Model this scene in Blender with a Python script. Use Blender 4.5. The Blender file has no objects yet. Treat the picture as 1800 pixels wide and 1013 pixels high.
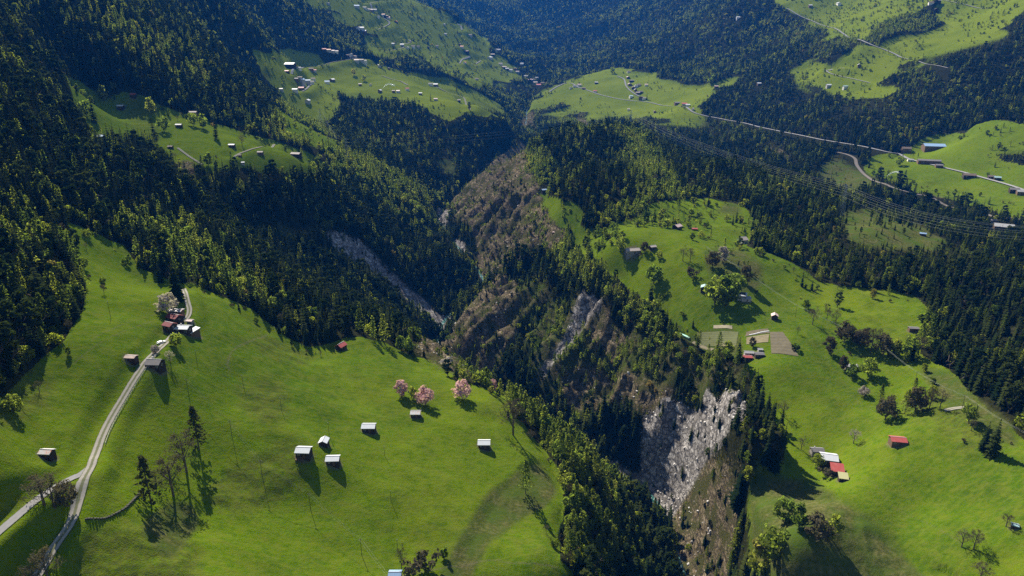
import bpy, math, random
import numpy as np
from mathutils import Vector, Matrix

# ------------------------------------------------------------------ camera
scene = bpy.context.scene
ZC = 450.0                       # camera height (metres); the near meadows lie about 200 m lower
PITCH = math.radians(20.0)
FPX = 1200.0                     # focal length in pixels of the 1800-wide photograph
cam_data = bpy.data.cameras.new("camera")
cam_data.sensor_width = 36.0
cam_data.lens = 36.0 * FPX / 1800.0
cam_data.clip_start = 1.0
cam_data.clip_end = 40000.0
cam = bpy.data.objects.new("camera", cam_data)
scene.collection.objects.link(cam)
cam.location = (0, 0, ZC)
cam.rotation_euler = (math.pi / 2 - PITCH, 0, 0)
scene.camera = cam

# ------------------------------------------------------------------ light
SUN_EL = math.radians(42.0)
SUN_AZ = math.radians(-27.0)     # measured from +Y towards +X: the sun stands beyond the valley, a little to the left
world = bpy.data.worlds.new("World")
scene.world = world
world.use_nodes = True
wn = world.node_tree.nodes
sky = wn.new("ShaderNodeTexSky")
sky.sky_type = 'NISHITA'
sky.sun_disc = False
sky.sun_elevation = SUN_EL
sky.sun_rotation = SUN_AZ
sky.altitude = 1000.0
wn["Background"].inputs["Strength"].default_value = 0.052
world.node_tree.links.new(sky.outputs[0], wn["Background"].inputs["Color"])
sun_data = bpy.data.lights.new("sun", 'SUN')
sun_data.energy = 5.0
sun_data.angle = math.radians(0.53)
sun_data.color = (1.0, 0.94, 0.82)
sun = bpy.data.objects.new("sun", sun_data)
scene.collection.objects.link(sun)
sdir = Vector((math.sin(SUN_AZ) * math.cos(SUN_EL), math.cos(SUN_AZ) * math.cos(SUN_EL), math.sin(SUN_EL)))
sun.rotation_euler = sdir.to_track_quat('Z', 'Y').to_euler()
sun.location = sdir * 3000
vs = scene.view_settings
vs.view_transform = 'Standard'
vs.look = 'None'
vs.exposure = 1.35
vs.gamma = 1.0
vs.use_curve_mapping = False
scene.cycles.max_bounces = 5
scene.cycles.diffuse_bounces = 2
scene.cycles.transmission_bounces = 2
scene.cycles.transparent_max_bounces = 8
scene.cycles.volume_bounces = 0
scene.cycles.use_denoising = False

rng = np.random.default_rng(7)
random.seed(7)

# ------------------------------------------------------------------ photograph pixel <-> direction
SP, CP = math.sin(PITCH), math.cos(PITCH)

def pix_dir(px, py):
    """a = X/Y and s = Z/Y of the view ray through a pixel of the photograph."""
    u = (np.asarray(px, float) - 900.0) / FPX
    v = (506.5 - np.asarray(py, float)) / FPX
    dy = CP + v * SP
    return u / dy, (-SP + v * CP) / dy

def to_pix(a, s):
    """inverse of pix_dir"""
    v = (s * CP + SP) / (CP - s * SP)
    dy = CP + v * SP
    return 900.0 + FPX * a * dy, 506.5 - FPX * v

# ------------------------------------------------------------------ noise
def _hash(ix, iy, seed):
    h = (ix.astype(np.int64) * 374761393 + iy.astype(np.int64) * 668265263 + seed * 1442695041) & 0x7fffffff
    h = ((h ^ (h >> 13)) * 1274126177) & 0x7fffffff
    h = (h ^ (h >> 16)) & 0xffff
    return h.astype(np.float32) / 32767.5 - 1.0

def vnoise(x, y, seed=0):
    ix = np.floor(x); iy = np.floor(y)
    fx = (x - ix).astype(np.float32); fy = (y - iy).astype(np.float32)
    ix = ix.astype(np.int64); iy = iy.astype(np.int64)
    fx = fx * fx * fx * (fx * (fx * 6 - 15) + 10); fy = fy * fy * fy * (fy * (fy * 6 - 15) + 10)
    a = _hash(ix, iy, seed); b = _hash(ix + 1, iy, seed)
    c = _hash(ix, iy + 1, seed); d = _hash(ix + 1, iy + 1, seed)
    return (a + (b - a) * fx) * (1 - fy) + (c + (d - c) * fx) * fy

def fbm(x, y, scale, octaves=4, seed=0, gain=0.5):
    out = 0; amp = 1.0; tot = 0; f = 1.0 / scale
    for o in range(octaves):
        out = out + amp * vnoise(x * f + o * 17.3, y * f - o * 9.1, seed + o)
        tot += amp; amp *= gain; f *= 2.03
    return out / tot

def ridged(x, y, scale, octaves=4, seed=0, gain=0.55):
    out = 0; amp = 1.0; tot = 0; f = 1.0 / scale
    for o in range(octaves):
        out = out + amp * (1 - 2 * np.abs(vnoise(x * f + o * 5.7, y * f + o * 3.9, seed + o)))
        tot += amp; amp *= gain; f *= 2.1
    return out / tot

# ------------------------------------------------------------------ the lie of the land
# surveyed points: (photo x, photo y, metres ahead); heights follow from the line of sight
SURVEY = [
 # near left meadow
 (0,1000,170),(80,990,178),(160,820,215),(85,800,219),(272,640,293),(320,560,352),(335,520,388),
 (0,700,232),(100,600,286),(130,400,440),(200,470,425),(250,500,420),(440,500,470),(520,570,438),(590,592,440),(640,592,432),
 (720,622,432),(800,660,412),(880,700,385),(940,800,328),(870,870,283),(800,1000,228),(1000,1000,242),(900,930,262),
 (500,900,244),(300,900,218),(400,700,300),(600,700,345),(690,1000,222),(500,620,395),(850,780,322),(535,790,275),(400,570,372),
 (1000,890,290),(960,840,308),(100,900,192),(350,1000,191),(0,850,190),
 # left forest edge
 (0,200,560),(0,300,470),(0,400,390),(0,500,330),(0,600,278),(-150,500,270),(-150,300,400),(-150,700,190),(-150,100,560),
 # left bench with scattered barns
 (213,190,900),(130,170,880),(315,222,850),(408,257,815),(460,268,805),(520,272,830),(560,295,820),(160,230,740),
 (200,300,600),(300,330,620),(280,275,735),(400,320,720),(250,400,520),(380,420,560),(330,380,600),
 # gorge, left wall
 (470,400,700),(560,400,745),(620,430,800),(700,480,810),(745,530,780),(600,480,720),(520,440,700),(450,440,640),
 (600,540,625),(680,580,600),(730,600,610),(700,400,980),(600,350,925),(650,370,960),(750,350,1150),(700,300,1250),(780,430,985),(800,470,900),
 (640,300,1050),(600,300,985),
 # river
 (772,380,1173),(800,430,1020),(850,500,866),(780,565,752),(770,628,662),(1155,880,428),(1192,985,367),(850,298,1508),(925,205,2300),
 # right wall of the gorge
 (830,420,1010),(880,400,985),(930,400,930),(880,330,1180),(930,300,1090),(920,450,850),(900,520,760),(850,560,705),(830,620,640),
 (900,600,650),(960,500,740),(1000,470,690),(1000,560,640),(950,640,590),(1050,600,585),(1100,660,535),(1000,700,552),(1040,560,605),
 (1100,560,570),(1130,700,490),(1200,690,470),(1150,640,510),(1250,660,452),(1300,680,415),(1200,745,452),(1290,750,393),(1180,820,445),(1250,800,402),(1300,800,365),
 (1250,840,375),(1280,860,335),(1240,900,345),(1270,960,300),(1330,900,302),(1310,830,345),(1350,1000,262),(1220,960,332),
 # right meadow
 (1315,625,450),(1180,570,528),(1240,505,545),(1100,445,632),(1360,560,500),(1300,420,680),(1200,385,755),(980,365,815),(1020,400,760),(1150,480,590),(1050,450,640),(960,340,880),
 (1460,810,345),(1578,773,330),(1780,925,252),(1400,1000,256),(1340,740,385),(1500,640,430),(1640,560,470),(1450,500,560),(1800,700,345),(1600,900,284),(1750,1000,238),(1400,880,310),(1950,900,247),
 # wooded spur on the right
 (1100,225,1320),(1000,240,1300),(930,255,1250),(1040,300,1060),(1150,300,1020),(1300,295,1030),(1500,360,830),(1800,430,650),(1950,470,560),(1550,400,680),(1700,500,525),(1800,600,420),(1650,430,640),
 (1400,400,720),(1200,340,860),(1400,330,920),(1000,330,960),(1520,460,600),(1950,650,370),
 # side ravine and the road terrace beyond
 (1350,262,1430),(1420,300,1230),(1450,325,1090),(1600,345,1010),(1300,222,1680),(1200,187,1930),(1500,270,1260),(1640,260,1280),(1720,300,1100),(1790,340,960),(1750,390,860),(1900,380,830),(1900,330,950),(1950,420,700),
 # right mountainside
 (1500,200,1520),(1500,100,1850),(1500,50,2150),(1500,0,2550),(1650,200,1400),(1750,100,1550),(1750,0,1950),(1800,200,1220),(1730,225,1230),(1400,200,1750),(1400,100,2100),(1400,0,2650),(1950,100,1350),(1950,0,1600),(1950,250,1050),
 # middle terrace and village beyond the gorge
 (1110,150,2450),(1050,130,2750),(1100,212,1980),(1000,170,2480),(960,190,2350),(1200,160,2250),(1000,225,2000),(955,160,2600),(1230,205,1870),(1150,205,2000),
 # left terraces far off
 (880,200,1780),(820,180,1850),(700,150,2020),(520,120,2050),(480,200,1480),(600,180,1800),(700,230,1500),(800,290,1400),(750,250,1480),(600,250,1250),(550,230,1250),(850,240,1650),(900,260,1700),(880,280,1600),
 # left mountainside
 (0,0,900),(0,100,700),(200,100,950),(200,0,1180),(350,200,960),(400,100,1400),(400,0,1800),(450,100,1650),(300,150,960),(100,120,840),(-150,0,720),
 (600,0,2850),(600,60,2550),(700,100,2550),(550,60,2300),(800,30,3400),(860,80,3300),(890,105,3700),(780,110,2700),(720,60,2900),(930,140,3000),(840,140,2400),
 # head of the valley
 (900,0,5600),(900,60,4600),(1000,60,4200),(1000,110,3500),(1100,90,3250),(1200,50,3300),(1200,0,3900),(1300,100,2450),(1300,0,3000),(1350,150,2020),(1050,20,4600),(780,0,4800),(1180,110,2750),(1250,130,2380),
]
# points nobody sees from here, given as X, Y, Z relative to the camera
HIDDEN = [
 (-15,582,-322),(40,515,-323),(80,465,-324),(112,330,-329),(100,250,-335),(80,180,-340),(60,110,-345),(-45,620,-321),
 (20,430,-262),(45,380,-268),(65,330,-275),(70,400,-300),(60,270,-278),(-20,520,-280),(-60,560,-275),(-60,480,-222),
 (60,160,-280),(40,130,-250),(0,110,-225),(140,180,-255),(150,120,-262),(-100,110,-185),(-140,120,-165),(250,150,-210),(200,120,-225),
 (-55,815,-313),(-60,950,-304),(-115,1110,-295),(-100,1320,-282),(-70,1420,-275),(-30,1650,-264),(20,1850,-256),(40,2050,-248),(60,2600,-215),
 (-160,650,-250),(-230,620,-195),
 # ravine behind the spur
 (250,1560,-262),(420,1330,-250),(500,1130,-240),(560,930,-236),(640,780,-230),(150,1750,-255),
 # up and out of frame
 (-900,1400,230),(-1100,2200,420),(-1300,3200,560),(-700,900,120),(-600,600,60),(-520,400,0),(-400,250,-60),(-300,140,-90),(-1500,5000,800),(0,7500,900),(-700,8500,1100),
 (1100,1200,40),(1500,1800,300),(1900,2600,560),(2400,4200,900),(900,8000,1100),(1300,5200,800),(900,700,-110),(800,450,-120),(600,280,-150),(450,180,-165),(3000,8500,1300),(-2500,8500,1300),
 (0,6300,560),(500,5200,470),(-400,5600,420),
]
pts = []
for px_, py_, Y_ in SURVEY:
    a_, s_ = pix_dir(px_, py_)
    pts.append((float(a_), math.log(Y_), float(s_) * Y_))
for X_, Y_, Z_ in HIDDEN:
    pts.append((X_ / Y_, math.log(Y_), Z_))
P = np.array(pts)
WA = 1.0                                           # relative weight of the sideways axis

def kern(a, L):
    d2 = ((a[:, None] - P[None, :, 0]) * WA) ** 2 + (L[:, None] - P[None, :, 1]) ** 2
    return np.sqrt(d2 + 0.03 ** 2)

n_ = len(P)
K = kern(P[:, 0], P[:, 1]) - np.eye(n_) * 0.004
A = np.zeros((n_ + 3, n_ + 3)); A[:n_, :n_] = K
A[:n_, n_] = 1; A[:n_, n_ + 1] = P[:, 0]; A[:n_, n_ + 2] = P[:, 1]; A[n_:, :n_] = A[:n_, n_:].T
W = np.linalg.solve(A, np.concatenate([P[:, 2], np.zeros(3)]))

NR, NCOL = 880, 640
A0, A1 = -1.22, 1.22
L0, L1 = math.log(112.0), math.log(8600.0)
ga = np.linspace(A0, A1, NCOL)
gl = np.linspace(L0, L1, NR)
# coarse evaluation then cubic-free upsampling: evaluate at 1/2 resolution, bilinear up
ca = np.linspace(A0, A1, NCOL // 2); cl = np.linspace(L0, L1, NR // 2)
CA, CL = np.meshgrid(ca, cl)
flat = np.empty(CA.size)
fa, fl = CA.ravel(), CL.ravel()
for i in range(0, fa.size, 20000):
    k = kern(fa[i:i + 20000], fl[i:i + 20000])
    flat[i:i + 20000] = k @ W[:n_] + W[n_] + W[n_ + 1] * fa[i:i + 20000] + W[n_ + 2] * fl[i:i + 20000]
HC = flat.reshape(CA.shape)

def bil(G, a, L):
    """bilinear lookup of a grid laid over (a, log Y)"""
    nr, nc = G.shape
    x = np.clip((np.asarray(a) - A0) / (A1 - A0) * (nc - 1), 0, nc - 1.001)
    y = np.clip((np.asarray(L) - L0) / (L1 - L0) * (nr - 1), 0, nr - 1.001)
    i = x.astype(int); j = y.astype(int); fx = x - i; fy = y - j
    return (G[j, i] * (1 - fx) + G[j, i + 1] * fx) * (1 - fy) + (G[j + 1, i] * (1 - fx) + G[j + 1, i + 1] * fx) * fy

GA, GL = np.meshgrid(ga, gl)
GY = np.exp(GL); GX = GA * GY
H = bil(HC, GA, GL)

def box_blur(G, r):
    for _ in range(2):
        for ax in (0, 1):
            c = np.cumsum(np.pad(G, [(r + 1, r) if k == ax else (0, 0) for k in (0, 1)], mode='edge'), axis=ax)
            G = (np.take(c, range(2 * r + 1, c.shape[ax]), ax) - np.take(c, range(0, c.shape[ax] - 2 * r - 1), ax)) / (2 * r + 1)
    return G
H = box_blur(H, 2)

# ------------------------------------------------------------------ land cover, drawn on a map sheet and carried onto the ground
CX0, CY0, CW, CH, CS = -500, -300, 2800, 1700, 2

def fill(polys, blur=1):
    m = np.zeros((CH // CS, CW // CS), np.float32)
    for poly in polys:
        p = (np.array(poly, float) - (CX0, CY0)) / CS
        x0, y0 = np.maximum(np.floor(p.min(0)).astype(int), 0)
        x1 = min(int(p[:, 0].max()) + 2, m.shape[1]); y1 = min(int(p[:, 1].max()) + 2, m.shape[0])
        yy, xx = np.mgrid[y0:y1, x0:x1]
        ins = np.zeros(xx.shape, bool)
        q = np.roll(p, -1, 0)
        for (ax, ay), (bx, by) in zip(p, q):
            if ay == by: continue
            c = ((yy < ay) != (yy < by)) & (xx < (bx - ax) * (yy - ay) / (by - ay) + ax)
            ins ^= c
        m[y0:y1, x0:x1] = np.maximum(m[y0:y1, x0:x1], ins)
    return box_blur(m, blur) if blur else m

def look(m, px, py):
    x = np.clip((px - CX0) / CS, 0, m.shape[1] - 1.01); y = np.clip((py - CY0) / CS, 0, m.shape[0] - 1.01)
    i = x.astype(int); j = y.astype(int); fx = x - i; fy = y - j
    return (m[j, i] * (1 - fx) + m[j, i + 1] * fx) * (1 - fy) + (m[j + 1, i] * (1 - fx) + m[j + 1, i + 1] * fx) * fy

MEADOW = [
 # left near
 [(112,385),(150,398),(185,415),(215,427),(228,450),(245,470),(285,487),(310,500),(340,500),(370,515),(410,530),(450,550),(470,570),(500,592),(540,607),(575,603),(610,590),(640,588),
  (670,598),(700,613),(735,628),(770,640),(800,660),(815,675),(850,687),(885,695),(890,720),(900,740),(920,762),(945,790),(985,840),(1000,880),(985,930),(985,985),(1015,1013),(1030,1400),
  (-500,1400),(-500,850),(-100,760),(0,700),(60,655),(112,600),(142,545),(152,500),(137,440)],
 # left bench
 [(112,128),(150,145),(180,165),(235,160),(285,188),(335,205),(395,220),(440,238),(490,252),(540,265),(575,292),(555,308),(500,300),(460,305),(420,295),(375,310),(330,295),(295,278),(270,262),(215,258),(150,245),(135,210),(125,170)],
 # far left terraces
 [(452,92),(480,88),(520,93),(560,98),(600,104),(640,112),(700,126),(750,137),(810,157),(850,172),(898,200),(880,212),(820,202),(780,210),(755,197),(720,186),(680,182),(650,176),(605,172),(592,212),(545,220),(515,200),(495,170),(465,145),(455,118)],
 [(535,0),(500,-80),(800,-80),(730,-5),(775,22),(820,52),(856,75),(864,92),(900,125),(915,135),(890,148),(850,143),(835,158),(795,146),(765,125),(740,100),(700,100),(672,82),(640,62),(600,34),(560,16)],
 # middle terrace
 [(985,150),(1010,140),(1060,122),(1080,117),(1130,125),(1170,140),(1210,152),(1250,153),(1290,138),(1320,140),(1300,155),(1255,166),(1240,185),(1230,203),(1190,215),(1140,207),(1100,207),(1060,197),(1000,187),(950,197),(925,190),(955,165)],
 # terrace on the right
 [(1512,288),(1540,275),(1590,268),(1620,245),(1660,236),(1720,243),(1770,283),(1800,287),(2100,310),(2100,440),(1800,390),(1740,372),(1680,356),(1600,336),(1550,318),(1520,303)],
 # high on the right
 [(1372,12),(1380,-60),(1680,-60),(1640,0),(1625,16),(1585,34),(1545,56),(1525,72),(1490,70),(1450,60),(1410,40)],
 [(1385,132),(1430,118),(1460,120),(1480,112),(1540,108),(1592,98),(1612,112),(1560,128),(1510,136),(1530,150),(1585,156),(1550,174),(1490,174),(1445,160),(1410,148)],
 [(1640,0),(1650,-80),(1920,-80),(1830,-10),(1790,25),(1740,58),(1690,72),(1655,48)],
 [(1680,250),(1715,222),(1770,210),(1810,218),(1840,262),(1760,270)],
 # right near
 [(943,338),(975,350),(1008,362),(1022,385),(1022,412),(1000,410),(975,405),(963,385)],
 [(1005,442),(1040,448),(1080,450),(1120,452),(1160,435),(1200,425),(1240,435),(1290,440),(1310,430),(1330,440),(1370,455),(1420,475),(1440,490),(1480,505),(1530,510),(1570,513),(1610,525),(1642,550),(1610,590),(1625,625),(1680,663),(1705,690),(1760,738),(1800,768),(2100,900),
  (2300,1400),(1330,1400),(1362,1013),(1340,930),(1312,880),(1318,830),(1382,832),(1370,810),(1340,760),(1320,700),(1310,640),(1290,627),(1240,627),(1190,622),(1172,590),(1165,570),(1140,540),(1100,505),(1070,482),(1040,467),(1010,457)],
 [(1012,402),(1062,405),(1110,378),(1160,358),(1200,348),(1250,352),(1312,368),(1330,400),(1300,442),(1240,438),(1160,438),(1080,454),(1005,446)],
]
DRY = [
 [(1318,830),(1382,835),(1440,850),(1500,880),(1560,930),(1640,1013),(1700,1400),(1320,1400),(1362,1013),(1340,930),(1312,880)],
 [(1240,440),(1300,440),(1345,465),(1340,510),(1290,520),(1262,500),(1240,470)],
 [(1470,378),(1530,366),(1610,393),(1665,425),(1645,452),(1560,442),(1490,428)],
 [(1440,300),(1475,285),(1510,300),(1550,325),(1500,345),(1430,325)],
 [(762,280),(800,283),(812,300),(800,312),(775,300)],
 [(1050,195),(1140,207),(1190,215),(1220,210),(1260,215),(1240,225),(1150,218),(1080,215)],
 [(1610,640),(1680,665),(1720,700),(1780,745),(1800,790),(1740,770),(1650,700)],
 [(860,855),(900,825),(940,805),(985,860),(940,900),(900,920),(860,960),(830,1013),(800,1100),(770,1013),(810,940)],
 [(250,900),(300,870),(340,880),(350,920),(310,960),(290,985),(250,930)],
 [(1190,595),(1290,575),(1310,600),(1310,640),(1240,627),(1190,622)],
 [(1270,355),(1310,365),(1300,385),(1260,378)],
 [(455,118),(480,115),(478,150),(460,140)],[(820,180),(895,200),(880,207),(830,197)],
]
ROCK = [
 [(788,352),(850,300),(900,262),(930,252),(925,290),(948,350),(972,400),(965,440),(905,480),(855,525),(800,585),(768,640),(800,662),(850,682),(905,610),(905,520),(835,480),(842,430),(802,400)],
 [(968,395),(1000,430),(985,460),(940,470),(940,430)],
 [(1170,870),(1190,845),(1250,822),(1305,832),(1295,900),(1275,1000),(1260,1100),(1195,1100),(1190,930)],
 [(980,690),(1040,670),(1090,690),(1140,700),(1180,735),(1130,745),(1060,740),(1000,725)],
 [(1040,570),(1080,580),(1100,610),(1070,640),(1040,620)],
 [(300,285),(335,285),(360,310),(350,330),(320,318)],
 [(918,200),(935,190),(945,215),(935,232),(918,222)],[(1005,208),(1032,203),(1040,230),(1020,236)],[(1345,262),(1372,262),(1400,285),(1375,290)],
 [(1600,332),(1680,354),(1690,364),(1610,347)],
 [(730,610),(760,590),(785,600),(790,645),(760,640)],
]
SCREE = [
 [(1022,545),(1052,540),(1057,575),(1022,612),(982,652),(947,692),(938,682),(968,642),(1000,602)],
 [(1126,744),(1180,733),(1300,745),(1308,800),(1252,820),(1205,850),(1164,897),(1138,876),(1124,822)],
 [(575,410),(600,412),(650,455),(700,494),(745,532),(778,560),(765,567),(720,537),(670,505),(625,478),(590,452)],
 [(764,370),(785,368),(787,396),(772,402)],[(798,424),(812,424),(812,448),(800,450)],[(842,495),(858,495),(858,512),(842,512)],[(770,560),(795,560),(790,580),(770,575)],
]
BRUSH = [   # thin wood over brown ground
 [(905,520),(960,505),(1040,560),(1110,600),(1200,640),(1300,650),(1305,740),(1180,738),(1000,742),(930,700),(905,610)],
 [(1640,430),(1720,440),(1790,470),(1790,500),(1700,480)],[(1440,285),(1560,330),(1600,350),(1500,350)],
 [(370,365),(460,385),(580,400),(560,440),(450,420)],
]
ORCHARD = [  # pasture with scattered small trees
 [(1022,400),(1062,405),(1110,378),(1200,352),(1312,368),(1330,400),(1310,440),(1240,436),(1160,436),(1080,448),(1030,440)],[(1240,440),(1345,462),(1345,520),(1262,505)],
 [(1485,585),(1640,600),(1640,645),(1490,640)],[(1535,690),(1700,690),(1720,730),(1560,745)],[(1400,480),(1480,505),(1490,590),(1420,560)],[(1300,560),(1320,540),(1380,540),(1350,575)],
 [(1660,760),(1760,745),(1800,800),(1700,790)],[(1380,-10),(1640,-10),(1610,110),(1400,160),(1390,50)],[(1640,0),(1800,-20),(1760,50),(1690,70)],[(520,0),(740,0),(900,130),(840,160),(700,100)],
]
FARMIX = [[(520,-20),(740,-20),(860,70),(920,140),(840,165),(740,120),(640,100)],[(1370,-20),(1830,-40),(1800,60),(1640,105),(1480,90),(1390,45)],[(460,150),(620,165),(620,250),(560,270),(480,240)],[(930,165),(1260,205),(1230,225),(1000,215),(930,200)],[(1390,95),(1610,95),(1640,150),(1560,180),(1400,160)]]
ROUGH = [   # humps, old terraces, unmown grass
 [(430,590),(500,595),(560,630),(540,650),(460,640)],[(410,655),(500,680),(520,740),(470,770),(420,730)],[(440,790),(530,770),(550,830),(500,890),(380,910),(340,860),(400,820)],
 [(140,925),(260,895),(360,960),(350,1100),(100,1100)],[(0,860),(60,860),(0,920),(-100,960),(-100,900)],[(0,620),(60,640),(120,680),(20,760),(-80,760)],[(845,700),(890,700),(900,760),(860,735)],[(1560,690),(1700,700),(1800,790),(1700,800),(1620,740)],
 [(1440,850),(1560,930),(1640,1013),(1800,1100),(1500,1100)],[(200,150),(260,180),(300,260),(220,220)],[(560,125),(620,130),(700,150),(600,150)],
]
LIGHT = [   # stands of fresh green larch and broadleaf
 [(880,690),(960,740),(1040,800),(1100,880),(1040,900),(960,820),(900,740)],[(1100,600),(1200,630),(1300,640),(1310,700),(1200,700),(1110,660)],[(930,560),(1010,560),(1000,640),(930,680)],[(780,660),(880,690),(870,640),(800,600)],[(1330,440),(1440,480),(1480,520),(1420,500)],[(1600,560),(1660,560),(1640,640),(1600,620)],
 [(960,430),(1010,450),(1080,480),(1140,540),(1170,600),(1120,600),(1050,560),(1000,500),(950,470)],
 [(900,270),(945,250),(960,330),(1000,420),(960,430),(930,350)],
 [(1050,410),(1080,380),(1130,350),(1180,345),(1200,420),(1140,435),(1060,440)],
 [(1080,245),(1120,230),(1180,330),(1200,360),(1150,340),(1100,280)],
 [(560,300),(640,280),(760,380),(720,400),(640,350)],
 [(230,400),(330,420),(420,480),(560,580),(540,610),(440,540),(330,480)],
 [(920,740),(990,740),(1080,830),(1120,900),(1000,900),(940,800)],[(990,870),(1060,900),(1120,1013),(1000,1013)],
 [(1400,0),(1560,40),(1720,50),(1640,110),(1500,90),(1380,30)],[(500,170),(560,200),(620,330),(560,290),(480,240)],
 [(960,170),(1060,180),(1040,230),(960,220)],[(1240,420),(1340,440),(1360,500),(1260,520)],
 [(1000,600),(1100,620),(1150,700),(1050,740),(980,680)],
]
m_meadow, m_dry, m_rock, m_scree, m_light = fill(MEADOW, 1), fill(DRY, 4), fill(ROCK, 4), fill(SCREE, 3), fill(LIGHT, 10)
m_brush, m_rough, m_orch, m_mix = fill(BRUSH, 8), fill(ROUGH, 8), fill(ORCHARD, 6), fill(FARMIX, 6)

S = H / GY
CM = np.maximum.accumulate(S, axis=0)
gpx, gpy = to_pix(GA, S)
_, opy = to_pix(GA, CM)
hidden_by = gpy - opy                                     # how far (pixels) something nearer overtops the point
wob = np.clip(GY / 400.0, 0.5, 1.6)
jx = gpx + fbm(GX, GY, 26 * wob, 3, 11) * 9; jy = gpy + fbm(GX, GY, 26 * wob, 3, 23) * 7
far_w = np.clip((GY - 1200) / 600, 0, 1)
jx = jx + far_w * fbm(GX, GY, 140, 3, 12) * 22; jy = jy + far_w * fbm(GX, GY, 140, 3, 24) * 9
seen = np.clip(1 - (hidden_by - 18) / 14, 0, 1)
c_meadow = look(m_meadow, jx, jy) * seen
c_dry = look(m_dry, jx, jy) * seen
c_rock = look(m_rock, jx, jy) * seen
c_scree = look(m_scree, jx, jy) * seen
c_light = look(m_light, jx, jy)
c_brush = look(m_brush, jx, jy) * seen
c_rough = look(m_rough, jx, jy) * seen
c_meadow = np.clip((c_meadow - 0.3) * 2.5, 0, 1)
c_orch = look(m_orch, jx, jy) * seen
c_meadow = np.maximum(c_meadow, look(m_mix, gpx, gpy) * seen * np.clip(fbm(GX, GY, 150, 3, 95) * 6 - 0.5, 0, 1))

def rv_x(Y):
    return np.interp(Y, [110,180,250,330,367,428,465,515,582,620,662,752,815,866,950,1020,1110,1173,1320,1420,1508,1650,1850,2050,2300,9000], [60,80,100,112,110,110,80,40,-15,-45,-80,-82,-55,-38,-60,-88,-115,-128,-100,-70,-63,-30,20,40,47,47])
# relief that goes with the cover
hard = np.clip(c_rock + c_scree, 0, 1)
wood = np.clip(1 - c_meadow - hard - c_dry, 0, 1)
lod = np.clip(GY / 500, 0.7, 4)
soft = np.clip(c_meadow + c_dry, 0, 1)
H = H + wood * np.clip((GY - 1300) / 900, 0, 1) * ridged(GX + 0.4 * GY, GY, 430, 4, 43) * 26
H = H + (1 - hard) * soft * (fbm(GX, GY, 60, 3, 31) * 3.2 + np.clip((650 - GY) / 200, 0, 1) * ridged(GX + 8 * fbm(GX, GY, 30, 2, 35), GY * 0.7, 46, 2, 33) * 1.1 + fbm(GX, GY, 18, 3, 37) * (0.7 + 1.6 * c_rough))
H = H + soft * c_rough * ridged(GX, GY, 8.0, 2, 39) * 0.6                     # cattle terraces and hummocks
H = H + wood * fbm(GX, GY, 60 * lod, 4, 41) * 5.0 * np.sqrt(lod)
# ribs and gullies on both walls of the gorge
deep = np.clip((-200 - H) / 45, 0, 1) * np.clip((1700 - GY) / 300, 0, 1) * (1 - soft)
left_wall = np.clip((rv_x(GY) - GX) / 40, 0, 1); right_wall = np.clip((GX - rv_x(GY)) / 30, 0, 1)
q_l = (GY - 0.25 * GX) + 14 * fbm(GX, GY, 60, 2, 55); along_l = GX
H = H + deep * left_wall * ridged(q_l, along_l * 0.22, 88, 3, 59) * 17
q_r = 0.81 * GX - 0.58 * GY + 9 * fbm(GX, GY, 45, 2, 56); along_r = 0.58 * GX + 0.81 * GY
rib = ridged(q_r, along_r * 0.20, 92, 3, 65, 0.5)
rib2 = ridged(q_r + 20 * fbm(GX, GY, 80, 2, 67), along_r * 0.24, 44, 3, 68, 0.55)
rib = np.where(GY > 600, np.minimum(rib, 0.2) * 0.5 + rib2 * 0.6, rib)
H = H + deep * right_wall * (rib * 34 + ridged(q_r, along_r * 0.30, 19, 3, 66) * 6.5)
gully = deep * right_wall * np.clip(0.25 - rib * 1.6, 0, 1)
gx_, gy_ = GX + 9 * fbm(GX, GY, 40, 2, 57), GY + 9 * fbm(GX, GY, 40, 2, 58)
H = H + box_blur(c_rock, 2) * (ridged(gx_, gy_, 30 * lod, 4, 51) * 4.5 * np.sqrt(lod) + ridged(GX, GY, 12, 3, 53) * 3.2)
H = H + box_blur(c_scree, 2) * (ridged(gx_, gy_, 24 * lod, 4, 61) * 5.0 + ridged(GX, GY, 11, 3, 62) * 2.4 + fbm(GX, GY, 4, 3, 63) * 1.3)
# ledges and small cliffs in the bare rock
cliff = np.clip(box_blur(c_rock, 1) + 0.6 * box_blur(c_scree, 1) * (GX > 30), 0, 1) * (1 - soft)
lev = 13.0 + 5.0 * (GY > 700)
t_ = (H + 7 * fbm(GX, GY, 38, 3, 72)) / lev; fr = t_ - np.floor(t_); q_ = np.clip((fr - 0.45) / 0.4, 0, 1)
H = H + cliff * (q_ * q_ * (3 - 2 * q_) - fr) * lev * np.where(GY > 640, 0.28, 0.6)
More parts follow.
